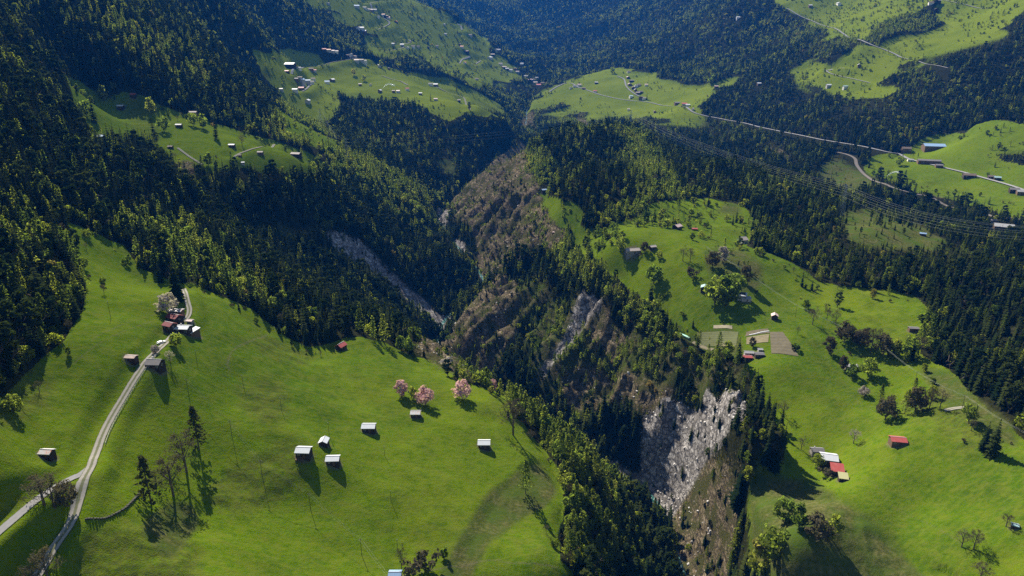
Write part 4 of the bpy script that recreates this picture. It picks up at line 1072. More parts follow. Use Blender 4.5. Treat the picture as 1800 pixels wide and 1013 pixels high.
house(973, 407, 4.6, 3.6, 2.4, 22, 70, 'pink', 'dark', "tiny hut on the cliff edge left of the meadow strip", name="hut", cat="hut")
house(1622, 411, 8.0, 5.5, 3.0, 22, -30, 'blue', 'dark', "pale roofed hut beside the grassy knoll in the wood", name="hut", cat="hut")
# farms on the right terrace
house(1640, 258, 36, 24, 5.5, 16, -14, 'blue', 'wood', "large blue-roofed farm hall on the right terrace", name="farm_hall", cat="farm building", over=1.0)
house(1592, 262, 16, 11, 7, 26, -14, 'brown', 'wood', "brown chalet at the road bend left of the blue farm hall", name="chalet", cat="house", detail=2)
house(1632, 284, 40, 13, 6, 16, -17, 'slate', 'wood', "long slate-roofed farm building behind the yard", name="farm_hall", cat="farm building")
house(1600, 281, 13, 9, 4.5, 18, -17, 'grey', 'white', "small pale outbuilding at the end of the farmyard", name="shed", cat="shed")
house(1650, 291, 13, 10, 5, 18, -17, 'slate', 'wood', "dark outbuilding at the lower end of the farmyard", name="shed", cat="shed")
house(1703, 307, 17, 10, 5, 24, -17, 'brown', 'dark', "dark brown barn on the field below the road", detail=2)
house(1742, 311, 11, 9, 5, 24, -17, 'brown', 'dark', "left of two dark barns above the terrace road")
house(1752, 313, 11, 9, 5, 24, -17, 'cyan', 'dark', "right of two dark barns above the terrace road, greenish roof")
house(1782, 333, 15, 11, 6, 24, -20, 'slate', 'dark', "slate-roofed farmhouse on the terrace road near the right edge", name="farmhouse", cat="house")
house(1794, 337, 14, 11, 6, 24, -20, 'grey', 'wood', "grey barn beside the slate-roofed farmhouse at the right edge")
house(1763, 398, 19, 14, 5, 18, -28, 'grey', 'wood', "wide grey-roofed hall beside the gravel road", name="farm_hall", cat="farm building", over=0.8)
house(1776, 404, 14, 10, 4, 12, -28, 'stone', 'white', "pale flat annexe in front of the grey-roofed hall", name="shed", cat="shed")
house(1746, 388, 9, 7, 4, 20, -28, 'stone', 'stone', "small stone hut above the grey-roofed hall", name="hut", cat="hut")

# ------------------------------------------------------------------ far villages, one house each
ORD = ["first", "second", "third", "fourth", "fifth", "sixth", "seventh", "eighth", "ninth", "tenth", "eleventh", "twelfth", "thirteenth", "fourteenth", "fifteenth", "sixteenth", "seventeenth", "eighteenth", "nineteenth", "twentieth", "twenty-first", "twenty-second", "twenty-third", "twenty-fourth", "twenty-fifth", "twenty-sixth"]
RNAME = {'white': 'white', 'red': 'red', 'blue': 'pale blue', 'grey': 'grey', 'slate': 'slate grey', 'brown': 'brown', 'orange': 'orange', 'stone': 'stone grey', 'pink': 'pinkish', 'rusty': 'rusty', 'darkred': 'dark red', 'cyan': 'greenish'}
VILL = {
 "far left terrace village": ([(511,117,'white',2.1),(505,126,'red',1),(526,119,'grey',.9),(547,121,'brown',1.3),(553,124,'red',1),(527,133,'brown',.9),(531,140,'blue',1.2),(521,139,'slate',.9),(541,142,'blue',1.2),(549,145,'slate',.9),(551,139,'brown',1),(519,158,'white',1.1),(530,155,'red',1.2),(575,144,'blue',1.1),(584,140,'white',1.4),(541,177,'white',1.2),(495,157,'grey',.7)], 10),
 "field barns of the far left terrace": ([(633,148,'rusty',.8),(651,148,'brown',.7),(668,159,'white',1),(692,160,'stone',.8),(700,160,'pink',.9),(716,156,'red',1),(739,164,'white',.9),(766,174,'pink',.9),(807,177,'stone',.9),(757,148,'slate',1.2),(766,149,'white',1.2),(667,115,'grey',.8),(683,120,'grey',.7)], 9.5),
 "row of houses above the far left terrace": ([(570,87,'red',1),(578,88,'orange',1),(585,89,'pink',1),(591,90,'rusty',1),(610,98,'brown',1),(617,97,'slate',1.1),(623,100,'brown',1.1),(627,105,'pink',1),(635,105,'stone',1.1),(641,108,'slate',1)], 11.5),
 "highest hamlet on the left": ([(577,6,'grey',.9),(627,11,'blue',1.4),(641,14,'slate',1),(646,16,'brown',1.1),(650,17,'stone',1),(654,18,'slate',1),(659,16,'grey',1),(665,27,'brown',1),(674,27,'orange',1),(679,29,'brown',1.2),(683,31,'red',1),(696,38,'orange',1.5),(630,49,'stone',1),(636,49,'white',1.2),(640,54,'white',1.3)], 13),
 "hamlet below the winding road": ([(691,77,'white',.8),(707,78,'white',1),(716,83,'grey',1.2),(726,82,'brown',1),(735,82,'brown',.9),(753,83,'slate',.9),(768,81,'brown',.9),(781,43,'white',.9),(783,60,'grey',.8),(827,62,'brown',1.1),(808,78,'brown',.9),(812,82,'orange',1.1),(820,91,'brown',1.4),(817,110,'orange',1.1),(838,139,'brown',.8)], 12),
 "village on the valley floor": ([(861,101,'white',1.6),(871,88,'white',1.4),(876,87,'grey',1.2),(866,96,'stone',1.1),(880,112,'slate',1),(886,118,'stone',1.1),(891,121,'white',1),(897,123,'grey',1.1),(906,121,'pink',1),(910,126,'stone',1),(917,112,'white',.9),(924,134,'grey',1),(931,140,'pink',1.1),(938,140,'white',1),(944,137,'grey',1),(941,145,'stone',1),(947,149,'red',1.1),(954,146,'brown',1)], 15),
 "houses at the end of the middle terrace": ([(1003,154,'brown',1),(1010,151,'slate',1.1),(1018,149,'pink',1.2),(1026,155,'brown',1.1),(1046,160,'red',1.1),(1048,145,'white',1)], 11),
 "village on the middle terrace": ([(1105,126,'brown',1),(1104,136,'pink',1.3),(1110,142,'slate',1.4),(1107,148,'stone',1.2),(1113,154,'brown',1.2),(1118,151,'slate',1.1),(1123,149,'brown',1),(1117,158,'grey',1.1),(1121,163,'stone',1.1),(1126,162,'slate',1),(1127,171,'brown',1.2),(1132,173,'slate',1.1),(1109,169,'cyan',.9),(1136,149,'pink',.8)], 11.5),
 "houses along the valley road": ([(1190,181,'slate',1.3),(1203,183,'red',1.3),(1209,185,'white',1),(1218,191,'stone',.7),(1105,192,'stone',.7),(1151,196,'brown',.7),(1259,152,'pink',.9),(1334,147,'white',.9)], 11),
 "lonely houses on the upper right slopes": ([(1297,31,'white',1.1),(1424,10,'white',.9),(1474,6,'white',1.5),(1510,114,'white',.8),(1456,151,'white',.9),(1485,153,'cyan',.8),(1645,20,'brown',1.3),(1649,1,'white',.9),(1636,5,'brown',1)], 11),
}
r_v = random.Random(3)
for vn, (hs, base) in VILL.items():
    for i, (x, y, rf_, sc) in enumerate(sorted(hs)):
        w = base * sc * r_v.uniform(.95, 1.15)
        house(x, y, w, w * r_v.uniform(.65, .85), r_v.uniform(4.2, 6.0), r_v.uniform(20, 28), r_v.choice((0, -15, 20, 70, 88, -8, 5)), rf_, r_v.choice(('white', 'dark', 'wood', 'white', 'grey')),
              "%s roofed house, %s from left, %s" % (RNAME[rf_], ORD[i], vn), name="house", cat="house", group=vn, detail=0, over=0.8)

# worn ground around the buildings
for sx_, sy_, sr_ in SITES:
    if sy_ < 950:
        d_ = np.hypot(GX - sx_, (GY - sy_))
        c_bare = np.maximum(c_bare, np.clip(0.75 - (d_ - sr_) / 3.5, 0, 0.7))
# ------------------------------------------------------------------ terrain sheet
verts = np.stack([GX, GY, H + ZC], -1).reshape(-1, 3)
idx = np.arange(NR * NCOL).reshape(NR, NCOL)
faces = np.stack([idx[:-1, :-1], idx[:-1, 1:], idx[1:, 1:], idx[1:, :-1]], -1).reshape(-1, 4)
me = mesh_np("terrain", verts, faces, M_GROUND, smooth=True)
lush = np.clip(fbm(GX, GY, 120, 3, 91) * 1.4 + 0.1, 0, 1) * c_meadow
c_sc = np.clip(c_scree + c_bed, 0, 1)
for an, cols in (("cover", (c_meadow, np.clip(c_dry + 0.6 * c_brush, 0, 1), np.clip(c_rock * (1 - 0.75 * gully) + 0.42 * c_brush, 0, 1))), ("cover_more", (c_sc, lush, c_bare))):
    at = me.attributes.new(an, 'FLOAT_COLOR', 'POINT')
    at.data.foreach_set("color", np.stack([*cols, np.ones(H.shape)], -1).astype(np.float32).ravel())
me.attributes.new("rough", 'FLOAT', 'POINT').data.foreach_set("value", c_rough.astype(np.float32).ravel())
me.attributes.new("flowery", 'FLOAT', 'POINT').data.foreach_set("value", (np.clip((GY - 1200) / 500, 0, 0.85) * c_meadow).astype(np.float32).ravel())  # meadow colour turns a paler yellow-green with distance
tag(link("terrain", me), kind="structure")

# ------------------------------------------------------------------ where the trees stand
bands = [(112, 360, 4.6, 1.05), (360, 700, 4.7, 0.92), (700, 1400, 5.2, 0.82), (1400, 2600, 6.6, 0.78), (2600, 6800, 11.0, 0.74)]
TX = []; TY = []; TS = []
for y0, y1, sp_, al in bands:
    xs = np.arange(-al * y1, al * y1, sp_); ys = np.arange(y0, y1, sp_)
    X, Y = np.meshgrid(xs, ys)
    X = X + rng.uniform(-.48, .48, X.shape) * sp_; Y = Y + rng.uniform(-.48, .48, Y.shape) * sp_
    k = (np.abs(X) < al * Y) & (Y >= y0) & (Y < y1)
    TX.append(X[k]); TY.append(Y[k]); TS.append(np.full(k.sum(), sp_))
# steep ground carries more trees than its plan suggests
dHc = np.gradient(H, axis=1) / (GY * (ga[1] - ga[0])); dHr = np.gradient(H, axis=0) / np.gradient(GY, axis=0) - GA * dHc
slope = np.hypot(dHc, dHr)
xs = np.arange(-700, 700, 3.9); ys = np.arange(200, 950, 3.9); X, Y = np.meshgrid(xs, ys)
X = X + rng.uniform(-2.2, 2.2, X.shape); Y = Y + rng.uniform(-2.2, 2.2, Y.shape)
k = (rng.random(X.shape) < np.clip((bil(slope, X / Y, np.log(Y)) - 0.55) / 0.9, 0, 0.9)) & (np.abs(X) < .95 * Y)
TX.append(X[k]); TY.append(Y[k]); TS.append(np.full(k.sum(), 4.6))
TX = np.concatenate(TX); TY = np.concatenate(TY); TS = np.concatenate(TS)
ta, tl = TX / TY, np.log(TY)
def at_tree(G): return bil(G, ta, tl)
tz = at_tree(H)
dens = np.clip(1 - at_tree(c_meadow) * 1.6, 0, 1)
rk_, sc_, dr_ = at_tree(c_rock), at_tree(np.maximum(c_scree, c_bed)), at_tree(c_dry)
gu_ = at_tree(gully)
dens *= 1 - np.clip(rk_ * 1.2, 0, 1) * (0.74 - 0.66 * np.clip(gu_ * 1.4, 0, 1)); dens *= 1 - 0.91 * np.clip(sc_ * 1.3, 0, 1); dens *= 1 - 0.86 * np.clip(dr_ * 1.3, 0, 1)
dens *= 1 - 0.5 * np.clip(at_tree(c_brush) * 1.2, 0, 1)
gap = fbm(TX, TY, 70, 3, 81)
dens *= np.clip(1.05 + gap * 0.9, 0.25, 1.0)
dens[at_tree(keep_out) < 4.0] = 0
for q_ in (8, 16, 26, 38):
    dens[(TY > 900) & (bil(keep_out, ta, np.log(TY + q_)) < 3)] *= 0.08
for sx_, sy_, sr_ in SITES:
    near_ = (np.abs(TX - sx_ * TY / sy_) < sr_ * 0.9 + 3) & (TY - sy_ < sr_ + 5) & (TY - sy_ > -sr_ - (30 if sy_ < 1200 else 36))
    dens[near_] = 0
far_ = TY > 2300
rd_ = rv_x(TY) - TX
bank = (rd_ > 2.2) & (rd_ < 26) & (((TY > 690) & (TY < 1500)) | (TY < 400))
dens[bank] = np.maximum(dens[bank], np.where(at_tree(c_scree)[bank] > .3, 0, 1.0))
ok = rng.random(len(TX)) < dens
em_ = at_tree(box_blur(c_meadow, 4)); fringe = (em_ > 0.5) & (em_ < 0.985) & (at_tree(c_meadow) > 0.55) & (at_tree(keep_out) > 4)
fringe &= rng.random(len(TX)) < np.where(fbm(TX, TY, 40, 2, 99) > 0.05, 0.16, 0.02)
for sx_, sy_, sr_ in SITES: fringe &= ~((np.abs(TX - sx_) < sr_ + 6) & (np.abs(TY - sy_) < sr_ + 14))
orch = (at_tree(c_orch) > 0.5) & (at_tree(keep_out) > 4) & (rng.random(len(TX)) < np.where(TY < 560, 0.10, np.where(TY < 1000, 0.24, 0.30))) & (fbm(TX, TY, 45, 2, 97) > -0.25)
for sx_, sy_, sr_ in SITES: orch &= ~((np.abs(TX - sx_) < sr_ + 4) & (TY - sy_ < sr_ + 4) & (TY - sy_ > -sr_ - 12))
fringe |= orch
ok |= fringe
# the far valley floor and hamlets keep some open ground
light = np.clip(at_tree(c_light) * 1.5 + 0.2 * (TY > 2000) + fbm(TX, TY, 130, 3, 83) * 0.75 - 0.04, 0, 1)
u = rng.random(len(TX))
tpx_ = to_pix(ta, tz / TY)[0]
p_sp = np.clip(0.76 + 0.08 * (tpx_ < 700) - 0.76 * light - 0.35 * np.clip(rk_, 0, 1), 0.03, 1); p_la = p_sp + 0.12 + 0.32 * light + 0.12 * np.clip(rk_, 0, 1)
p_br = p_la + 0.06 + 0.28 * light; p_ba = p_br + (0.04 + 0.03 * light) * (1 - np.clip(rk_, 0, 1))
p_sp = np.where(fringe, 0.08, p_sp); p_la = np.where(fringe, 0.2, p_la); p_br = np.where(fringe, 0.5, p_br); p_ba = np.where(fringe, 0.65, p_ba)
kind_i = np.where(u < p_sp, 0, np.where(u < p_la, 1, np.where(u < p_br, 2, np.where(u < p_ba, 3, 4))))
th = np.select([kind_i == 0, kind_i == 1, kind_i == 2, kind_i == 3], [8 + 17 * rng.random(len(TX)) ** 1.2, 9 + 11 * rng.random(len(TX)), rng.uniform(6, 13, len(TX)), rng.uniform(6, 11, len(TX))], rng.uniform(1.8, 4.2, len(TX)))
th *= np.where(fringe, 0.75, 1.0); th *= np.where(rk_ + sc_ > 0.4, 0.55, 1.0) * np.where(at_tree(c_brush) > .5, .72, 1.0) * np.where(dr_ > 0.4, 0.7, 1.0)
th *= 0.9 + 0.22 * fbm(TX, TY, 90, 2, 87)
th = np.where(TY > 2600, th * 1.0, np.where(TY > 1400, th * 0.85, th))
th *= np.where(TX < -150, 1.12, 1.0)
ahead = np.maximum.reduce([bil(np.maximum(c_meadow, c_dry), ta, np.log(TY + q_)) for q_ in (8, 16, 28)])
th *= np.where((ahead > 0.5) & (TY > 1050) & ~fringe, 0.62, 1.0)
th *= np.where(orch, 1.1, 1.0)
th *= np.where((TY > 560) & (TY < 720) & (TX / TY > 0.44) & (TX / TY < 0.68), 0.62, 1.0)
tw = rng.uniform(0.85, 1.2, len(TX)) * np.where(TY > 2600, 1.45, np.where(TY > 1400, 1.12, 1.0))
ttop = (tz + th) / TY
tcm = at_tree(CM)
tpx, tpy = to_pix(ta, tz / TY); _, ttpy = to_pix(ta, ttop); _, topy = to_pix(ta, tcm)
hid = ttpy - topy                                  # >0: even the tip is overtopped
ok &= hid < np.where(TY < 1300, 45, 12)
ok &= (tpx > -260) & (tpx < 2060) & (ttpy < 1250) & (tpy > -60)
sel = np.nonzero(ok)[0]

# the largest of each kind in view become trees of their own, the rest the woods
in_view = (tpx > 2) & (tpx < 1798) & (ttpy > 0) & (ttpy < 1005) & (hid < -0.35 * (tpy - ttpy))
size_px = (tpy - ttpy)
single = np.zeros(len(TX), bool)
for kd, cap in ((0, 300), (1, 300), (2, 300), (3, 200), (4, 200)):
    c_ = sel[(kind_i[sel] == kd) & in_view[sel]]
    c_ = c_[np.argsort(-size_px[c_])][:cap]
    single[c_] = True

ZONES = [
 (lambda x, y, Y: x < 330 and y > 330 and Y < 520 and x < 170, "at the left edge above the meadow"),
 (lambda x, y, Y: x < 760 and Y < 1250 and y > 260, "on the wooded left wall of the gorge"),
 (lambda x, y, Y: x < 760, "on the left mountainside"),
 (lambda x, y, Y: 760 <= x < 1180 and y > 660, "on the steep banks deep in the gorge"),
 (lambda x, y, Y: 1180 <= x < 1400 and y > 600, "along the right rim of the gorge"),
 (lambda x, y, Y: x >= 1400 and y > 330, "in the wood at the right edge"),
 (lambda x, y, Y: 760 <= x < 1060 and y > 420, "along the cliff edge beside the right meadow"),
 (lambda x, y, Y: True, "on the wooded spur behind the right meadow"),
]
def zone(x, y, Y):
    for f, s in ZONES:
        if f(x, y, Y): return s
NAMES = ['spruce_tree', 'larch_tree', 'broadleaf_tree', 'bare_tree', 'shrub']
LOOK = ['dark green spruce', 'light green larch', 'fresh green broadleaf tree', 'leafless brownish tree', 'low rounded bush']
CATS = ['tree', 'tree', 'tree', 'tree', 'shrub']

SIZE = ("tall", "smaller"); SPLIT = [18, 15, 10, 9, 3]
MARKS = [(60,470,"in the wood at the left edge"),(60,620,"in the lowest wood at the left edge"),(40,100,"high on the slope near the upper left corner"),(50,230,"on the slope left of the bench meadow"),(50,330,"in the wood above the left meadow strip"),(150,290,"just below the left bench"),(180,370,"above the upper tip of the left meadow"),(320,380,"in the dark wood between bench and hamlet"),(250,420,"at the upper edge of the left meadow strip"),(330,470,"behind the lone spruce above the hamlet"),
 (430,520,"at the meadow edge right of the hamlet"),(530,560,"at the meadow edge left of the red-roofed hut"),(620,570,"just behind the red-roofed hut"),(560,460,"below the grey scree gully"),(480,350,"below the tip of the left bench"),
 (690,560,"between the red-roofed hut and the river"),(760,480,"above the river bend below the scree gully"),(640,350,"on the left gorge wall above the scree gully"),(400,380,"in the shaded ravine left of the scree gully"),(250,300,"below the left bench meadow"),
 (880,620,"on the brown crags opposite the blossom trees"),(860,450,"on the brown cliff above the river"),(960,480,"along the cliff top left of the right meadow"),(1060,500,"at the meadow edge above the narrow landslide"),(1130,570,"at the meadow corner left of the vegetable plots"),
 (980,640,"beside the narrow landslide"),(1080,660,"on the brown slope between the two landslides"),(1180,700,"just above the big white landslide"),(1270,660,"below the cabin with the red shed"),(1320,780,"along the rim right of the big landslide"),(1300,930,"on the right rim near the bottom edge"),(1230,900,"on the knoll below the big landslide"),
 (960,760,"at the gorge rim near the lone pale-roofed barn"),(1040,850,"on the left bank opposite the big landslide"),(1060,960,"at the bottom edge left of the river"),(1100,380,"around the huts on the upper right meadow"),(1060,290,"on the wooded spur above the meadow strip"),(1250,330,"on the spur behind the right meadow"),
 (1300,430,"beside the whitish house at the forest edge"),(1420,440,"at the forest edge right of the overhead wires"),(1550,480,"below the grassy knoll on the right"),(1700,500,"in the open wood right of the knoll"),(1680,620,"behind the flat-roofed hut at the forest edge"),(1760,700,"in the wood at the right edge below the wires"),
 (1450,920,"on the rough slope at the lower right"),(1600,700,"under the overhead wires on the right meadow"),(1450,600,"on the open right meadow"),(300,200,"on the left bench"),(700,720,"on the left meadow"),(890,720,"at the gorge rim by the path"),(900,880,"on the grassy bank at the bottom")]
MK_ = np.array([(x, y) for x, y, _ in MARKS], float)
def landmark(x, y): return MARKS[int(np.argmin((MK_[:, 0] - x) ** 2 + ((MK_[:, 1] - y) * 1.3) ** 2))][2]

def plant(kind, X, Y, Z, h, w, rz, label, group=None, variant=None, leaf=None):
    i = ORDER.index(kind); vs_ = KINDS_[kind]; cm, tm, _b = vs_[(variant if variant is not None else random.randrange(len(vs_))) % len(vs_)]
    root = link(NAMES[i], None, loc=(X, Y, Z + ZC - 0.25))
    root.rotation_euler = (0, 0, rz); root.scale = (h * w, h * w, h)
    tag(root, label, CATS[i], group)
    cr = link("crown", cm, root); link("trunk", tm, root)
    if leaf is not None:
        cr.material_slots[0].link = 'OBJECT'; cr.material_slots[0].material = leaf
    return root

for i in np.nonzero(single)[0]:
    z_ = zone(tpx[i], tpy[i], TY[i]); k = int(kind_i[i])
    m_ = landmark(tpx[i], tpy[i])
    s_ = SIZE[0] if th[i] > SPLIT[k] else SIZE[1]
    va_ = int(rng.integers(0, 2)) + (2 if rng.random() < light[i] * 1.4 - 0.15 else 0) if k in (1, 2) else None
    plant(ORDER[k], TX[i], TY[i], tz[i], th[i], tw[i], rng.uniform(0, 6.28), "%s %s %s" % (s_, LOOK[k], m_), "%s %s %s" % (s_, 'trees of the %s kind' % ORDER[k] if k < 4 else "bushes", m_), va_)

# ------------------------------------------------------------------ woods: one mass per part of the landscape
def scatter_group():
    ng = bpy.data.node_groups.new("woods", 'GeometryNodeTree')
    ng.interface.new_socket("Geometry", in_out='INPUT', socket_type='NodeSocketGeometry')
    ng.interface.new_socket("Geometry", in_out='OUTPUT', socket_type='NodeSocketGeometry')
    gi = ng.nodes.new('NodeGroupInput'); go = ng.nodes.new('NodeGroupOutput')
    iop = ng.nodes.new('GeometryNodeInstanceOnPoints'); ci = ng.nodes.new('GeometryNodeCollectionInfo')
    ci.inputs['Collection'].default_value = proto_coll; ci.inputs['Separate Children'].default_value = True; ci.inputs['Reset Children'].default_value = True
    def attr(nm, ty):
        n = ng.nodes.new('GeometryNodeInputNamedAttribute'); n.data_type = ty; n.inputs['Name'].default_value = nm; return n.outputs['Attribute']
    iop.inputs['Pick Instance'].default_value = True
    L = ng.links.new
    L(gi.outputs[0], iop.inputs['Points']); L(ci.outputs[0], iop.inputs['Instance'])
    L(attr('pick', 'INT'), iop.inputs['Instance Index'])
    L(attr('turn', 'FLOAT_VECTOR'), iop.inputs['Rotation']); L(attr('size', 'FLOAT_VECTOR'), iop.inputs['Scale'])
    L(iop.outputs[0], go.inputs[0])
    return ng
WOODS = scatter_group()
def woods(name, label, ids):
    if len(ids) == 0: return
    me = bpy.data.meshes.new(name); me.vertices.add(len(ids))
    me.vertices.foreach_set("co", np.stack([TX[ids], TY[ids], tz[ids] + ZC - 0.3], 1).astype(np.float32).ravel())
    r = np.random.default_rng(len(ids))
    lut = np.array([PROTO_IDX[k][j % len(PROTO_IDX[k])] if k != 'shrub' else PROTO_IDX[k][int(j == 5)] for k in ORDER for j in range(6)]).reshape(5, 6)
    pk = lut[kind_i[ids], r.integers(0, 6, len(ids))]
    two = (kind_i[ids] == 1) | (kind_i[ids] == 2)
    fresh = r.random(len(ids)) < np.clip(light[ids] * 1.4 - 0.15, 0, 1)
    pk = np.where(two, np.where(kind_i[ids] == 1, PROTO_IDX['larch'][0], PROTO_IDX['broadleaf'][0]) + 2 * fresh + r.integers(0, 2, len(ids)), pk)
    me.attributes.new("pick", 'INT', 'POINT').data.foreach_set("value", pk.astype(np.int32))
    tu = np.zeros((len(ids), 3), np.float32); tu[:, 2] = r.uniform(0, 6.28, len(ids)); tu[:, :2] = r.normal(0, 0.025, (len(ids), 2))
    me.attributes.new("turn", 'FLOAT_VECTOR', 'POINT').data.foreach_set("vector", tu.ravel())
    sz = np.stack([th[ids] * tw[ids], th[ids] * tw[ids], th[ids]], 1).astype(np.float32)
    me.attributes.new("size", 'FLOAT_VECTOR', 'POINT').data.foreach_set("vector", sz.ravel())
    o = link(name, me); md = o.modifiers.new("woods", 'NODES'); md.node_group = WOODS
    tag(o, label, 'forest', kind="stuff")
rest = sel[~single[sel]]
zn = np.array([zone(tpx[i], tpy[i], TY[i]) if TY[i] < 1500 else "far" for i in rest])
for s in sorted(set(zn)):
    ids = rest[zn == s]
    if s == "far":
        woods("forest", "far forest on the left mountainside below the upper meadows", ids[tpx[ids] < 760])
        woods("forest", "hazy forest at the head of the valley", ids[(tpx[ids] >= 760) & (tpx[ids] < 1250)])
        woods("forest", "far dark forest on the right mountainside", ids[tpx[ids] >= 1250])
    else:
        woods("forest", "mixed forest " + s, ids)
print("TREES", len(sel), "single", int(single.sum()))

# ------------------------------------------------------------------ trees that stand by themselves
def tree_at(kind, px, py, hpx, label, w=1.0, variant=None, leaf=None, group=None):
    """foot of the tree at a photo pixel, hpx = its height there in photo pixels"""
    g = ground(px, py); dist = float(np.linalg.norm(g))
    ca = math.hypot(g[0], g[1]) / dist
    h = hpx * (g[1] * CP - g[2] * SP) / (FPX * max(ca, 0.3))
    if kind in ('larch', 'broadleaf') and leaf is None: variant = (variant or 0) % 2 + 2
    elif kind in ('larch', 'broadleaf'): variant = (variant or 0) % 2
    return plant(kind, g[0], g[1], g[2], h, w, random.uniform(0, 6.28), label, group, variant, leaf)
PINK, PALE = M_BLOSSOM, M_PALEBLOOM
tree_at('spruce', 312, 528, 78, "tall dark spruce standing alone above the hamlet", 1.15, 1)
tree_at('broadleaf', 296, 550, 36, "large pale blossoming tree above the hamlet roofs", 1.25, 0, PALE)
tree_at('broadleaf', 310, 610, 26, "round green tree below the hamlet beside the track", 1.0, 0)
tree_at('broadleaf', 274, 622, 17, "pale blossoming tree behind the grey farmhouse", 1.3, 1, PALE)
tree_at('bare', 300, 640, 27, "thin pale tree right of the grey farmhouse", 1.0, 1, PALE)
tree_at('larch', 350, 790, 76, "tall thin larch, upper of the group on the left meadow", 1.15, 1, M_OLIVE)
tree_at('bare', 328, 830, 78, "leafless tree between the larch and the dark conifer", 1.15, 1)
tree_at('larch', 266, 885, 84, "dark tall larch casting a long shadow on the left meadow", 1.2, 1, M_OLIVE)
tree_at('bare', 305, 872, 74, "spreading leafless tree right of the dark tall larch", 1.3, 1)
tree_at('bare', 78, 888, 60, "leafless tree left of the lane near the road fork", 1.6, 1)
tree_at('bare', 96, 892, 56, "second leafless tree by the lane near the fork", 1.5, 1)
tree_at('broadleaf', 118, 890, 44, "brownish budding tree between lane and gravel track", 1.0, 0, M_BUD)
tree_at('bare', 85, 1020, 62, "leafless bush at the bottom left corner by the track", 1.2, 1)
tree_at('bare', 60, 1030, 50, "grey thicket left of the track at the bottom edge", 1.2, 0)
tree_at('broadleaf', 706, 697, 29, "leftmost pink blossom tree on the left meadow", 1.15, 1, PINK)
tree_at('broadleaf', 726, 702, 25, "small green tree between two pink blossom trees", 0.9, 1)
tree_at('broadleaf', 748, 712, 32, "round pink blossom tree in the middle of the three", 1.15, 0, PINK)
tree_at('broadleaf', 812, 700, 31, "rightmost pink blossom tree, standing alone", 1.2, 0, PINK)
tree_at('broadleaf', 866, 687, 20, "small pink bush at the gorge edge", 1.1, 1, PINK)
tree_at('shrub', 784, 644, 16, "pinkish thicket at the meadow rim above the river", 1.3, 1, PALE)
tree_at('bare', 902, 765, 66, "brownish leafless tree leaning at the gorge rim", 1.1, 1)
tree_at('larch', 924, 868, 58, "yellow-green tree below the gorge rim path", 0.95, 1)
tree_at('larch', 676, 604, 54, "pale larch at the rim right of the red-roofed hut", 1.0, 1)
tree_at('larch', 657, 598, 44, "slender larch just left of the pale rim larch", 0.9, 0)
tree_at('broadleaf', 716, 622, 30, "green bushy tree at the rim above the rock pinnacle", 1.0, 0)
tree_at('bare', 706, 1002, 46, "thin bare tree beside the blue-roofed hut", 0.6, 0)
tree_at('shrub', 726, 1010, 24, "grey bush beside the blue-roofed hut", 1.2, 1)
tree_at('shrub', 752, 1000, 28, "brown hedge bush at the bottom edge of the meadow", 1.1, 1)
tree_at('broadleaf', 781, 982, 20, "tiny yellow-green tree at the lower meadow edge", 0.9, 1)
# right meadow
tree_at('broadleaf', 1149, 499, 34, "round dark tree alone on the right meadow", 1.1, 0)
tree_at('shrub', 1216, 490, 20, "small brownish bush on the dry slope", 1.0, 1)
tree_at('bare', 1200, 459, 30, "left of two bare trees below the upper wood", 1.0, 0)
tree_at('bare', 1213, 461, 28, "right of two bare trees below the upper wood", 1.0, 1)
tree_at('broadleaf', 1158, 456, 16, "little tree right of the stone-roofed farmhouse", 1.0, 0)
tree_at('broadleaf', 1090, 442, 26, "tree left of the stone-roofed farmhouse", 1.0, 0)
tree_at('broadleaf', 1133, 444, 20, "tree between the farmhouse and the small dark hut", 1.1, 1, M_BUD)
tree_at('broadleaf', 1256, 536, 50, "leftmost of the round trees by the solar-roofed house", 1.0, 0)
tree_at('broadleaf', 1276, 538, 56, "biggest of the round trees by the solar-roofed house", 1.05, 1)
tree_at('broadleaf', 1292, 524, 44, "hindmost round tree beside the solar-roofed house", 1.0, 0)
tree_at('broadleaf', 1252, 470, 30, "bushy tree on the dry strip above the round trees", 1.0, 0, M_BUD)
tree_at('broadleaf', 1270, 462, 30, "pale bush tree on the dry strip below the wires", 1.1, 1, PALE)
tree_at('broadleaf', 1310, 500, 36, "brownish tree behind the solar-roofed house", 0.9, 1, M_BUD)
tree_at('bare', 1428, 571, 36, "bare tree left of the two on the open right meadow", 1.0, 0)
tree_at('bare', 1453, 562, 26, "small bare tree in the middle of three", 0.9, 1)
tree_at('bare', 1468, 572, 36, "bare tree right of the small one on the meadow", 0.8, 0)
tree_at('broadleaf', 1484, 602, 38, "dark budding tree by the overhead wires", 1.0, 0, M_BUD)
tree_at('broadleaf', 1457, 622, 32, "small budding tree under the wires", 1.0, 1, M_BUD)
tree_at('shrub', 1398, 616, 14, "dark green bush at the corner of the vegetable plot", 1.0, 0, M_SPRUCE)
tree_at('bare', 1402, 588, 18, "thin sapling above the vegetable plot", 0.8, 0)
tree_at('broadleaf', 1518, 696, 17, "little pale blossom tree on the lower meadow", 1.3, 0, PALE)
tree_at('bare', 1376, 733, 32, "bare tree right of two near the gorge rim", 0.9, 0)
tree_at('bare', 1349, 727, 24, "bare tree left of two near the gorge rim", 0.9, 1)
tree_at('bare', 1500, 780, 28, "round bare fruit tree left of the red-roofed barn", 1.2, 1, PALE)
tree_at('broadleaf', 1481, 650, 26, "bare-twigged tree left of the stone ruin", 0.9, 1, M_BUD)
tree_at('broadleaf', 1497, 664, 26, "green tree in front of the stone ruin", 0.9, 0)
tree_at('broadleaf', 1526, 662, 34, "full green tree right of the stone ruin", 1.1, 0)
ROWT = "row of trees under the overhead wires"
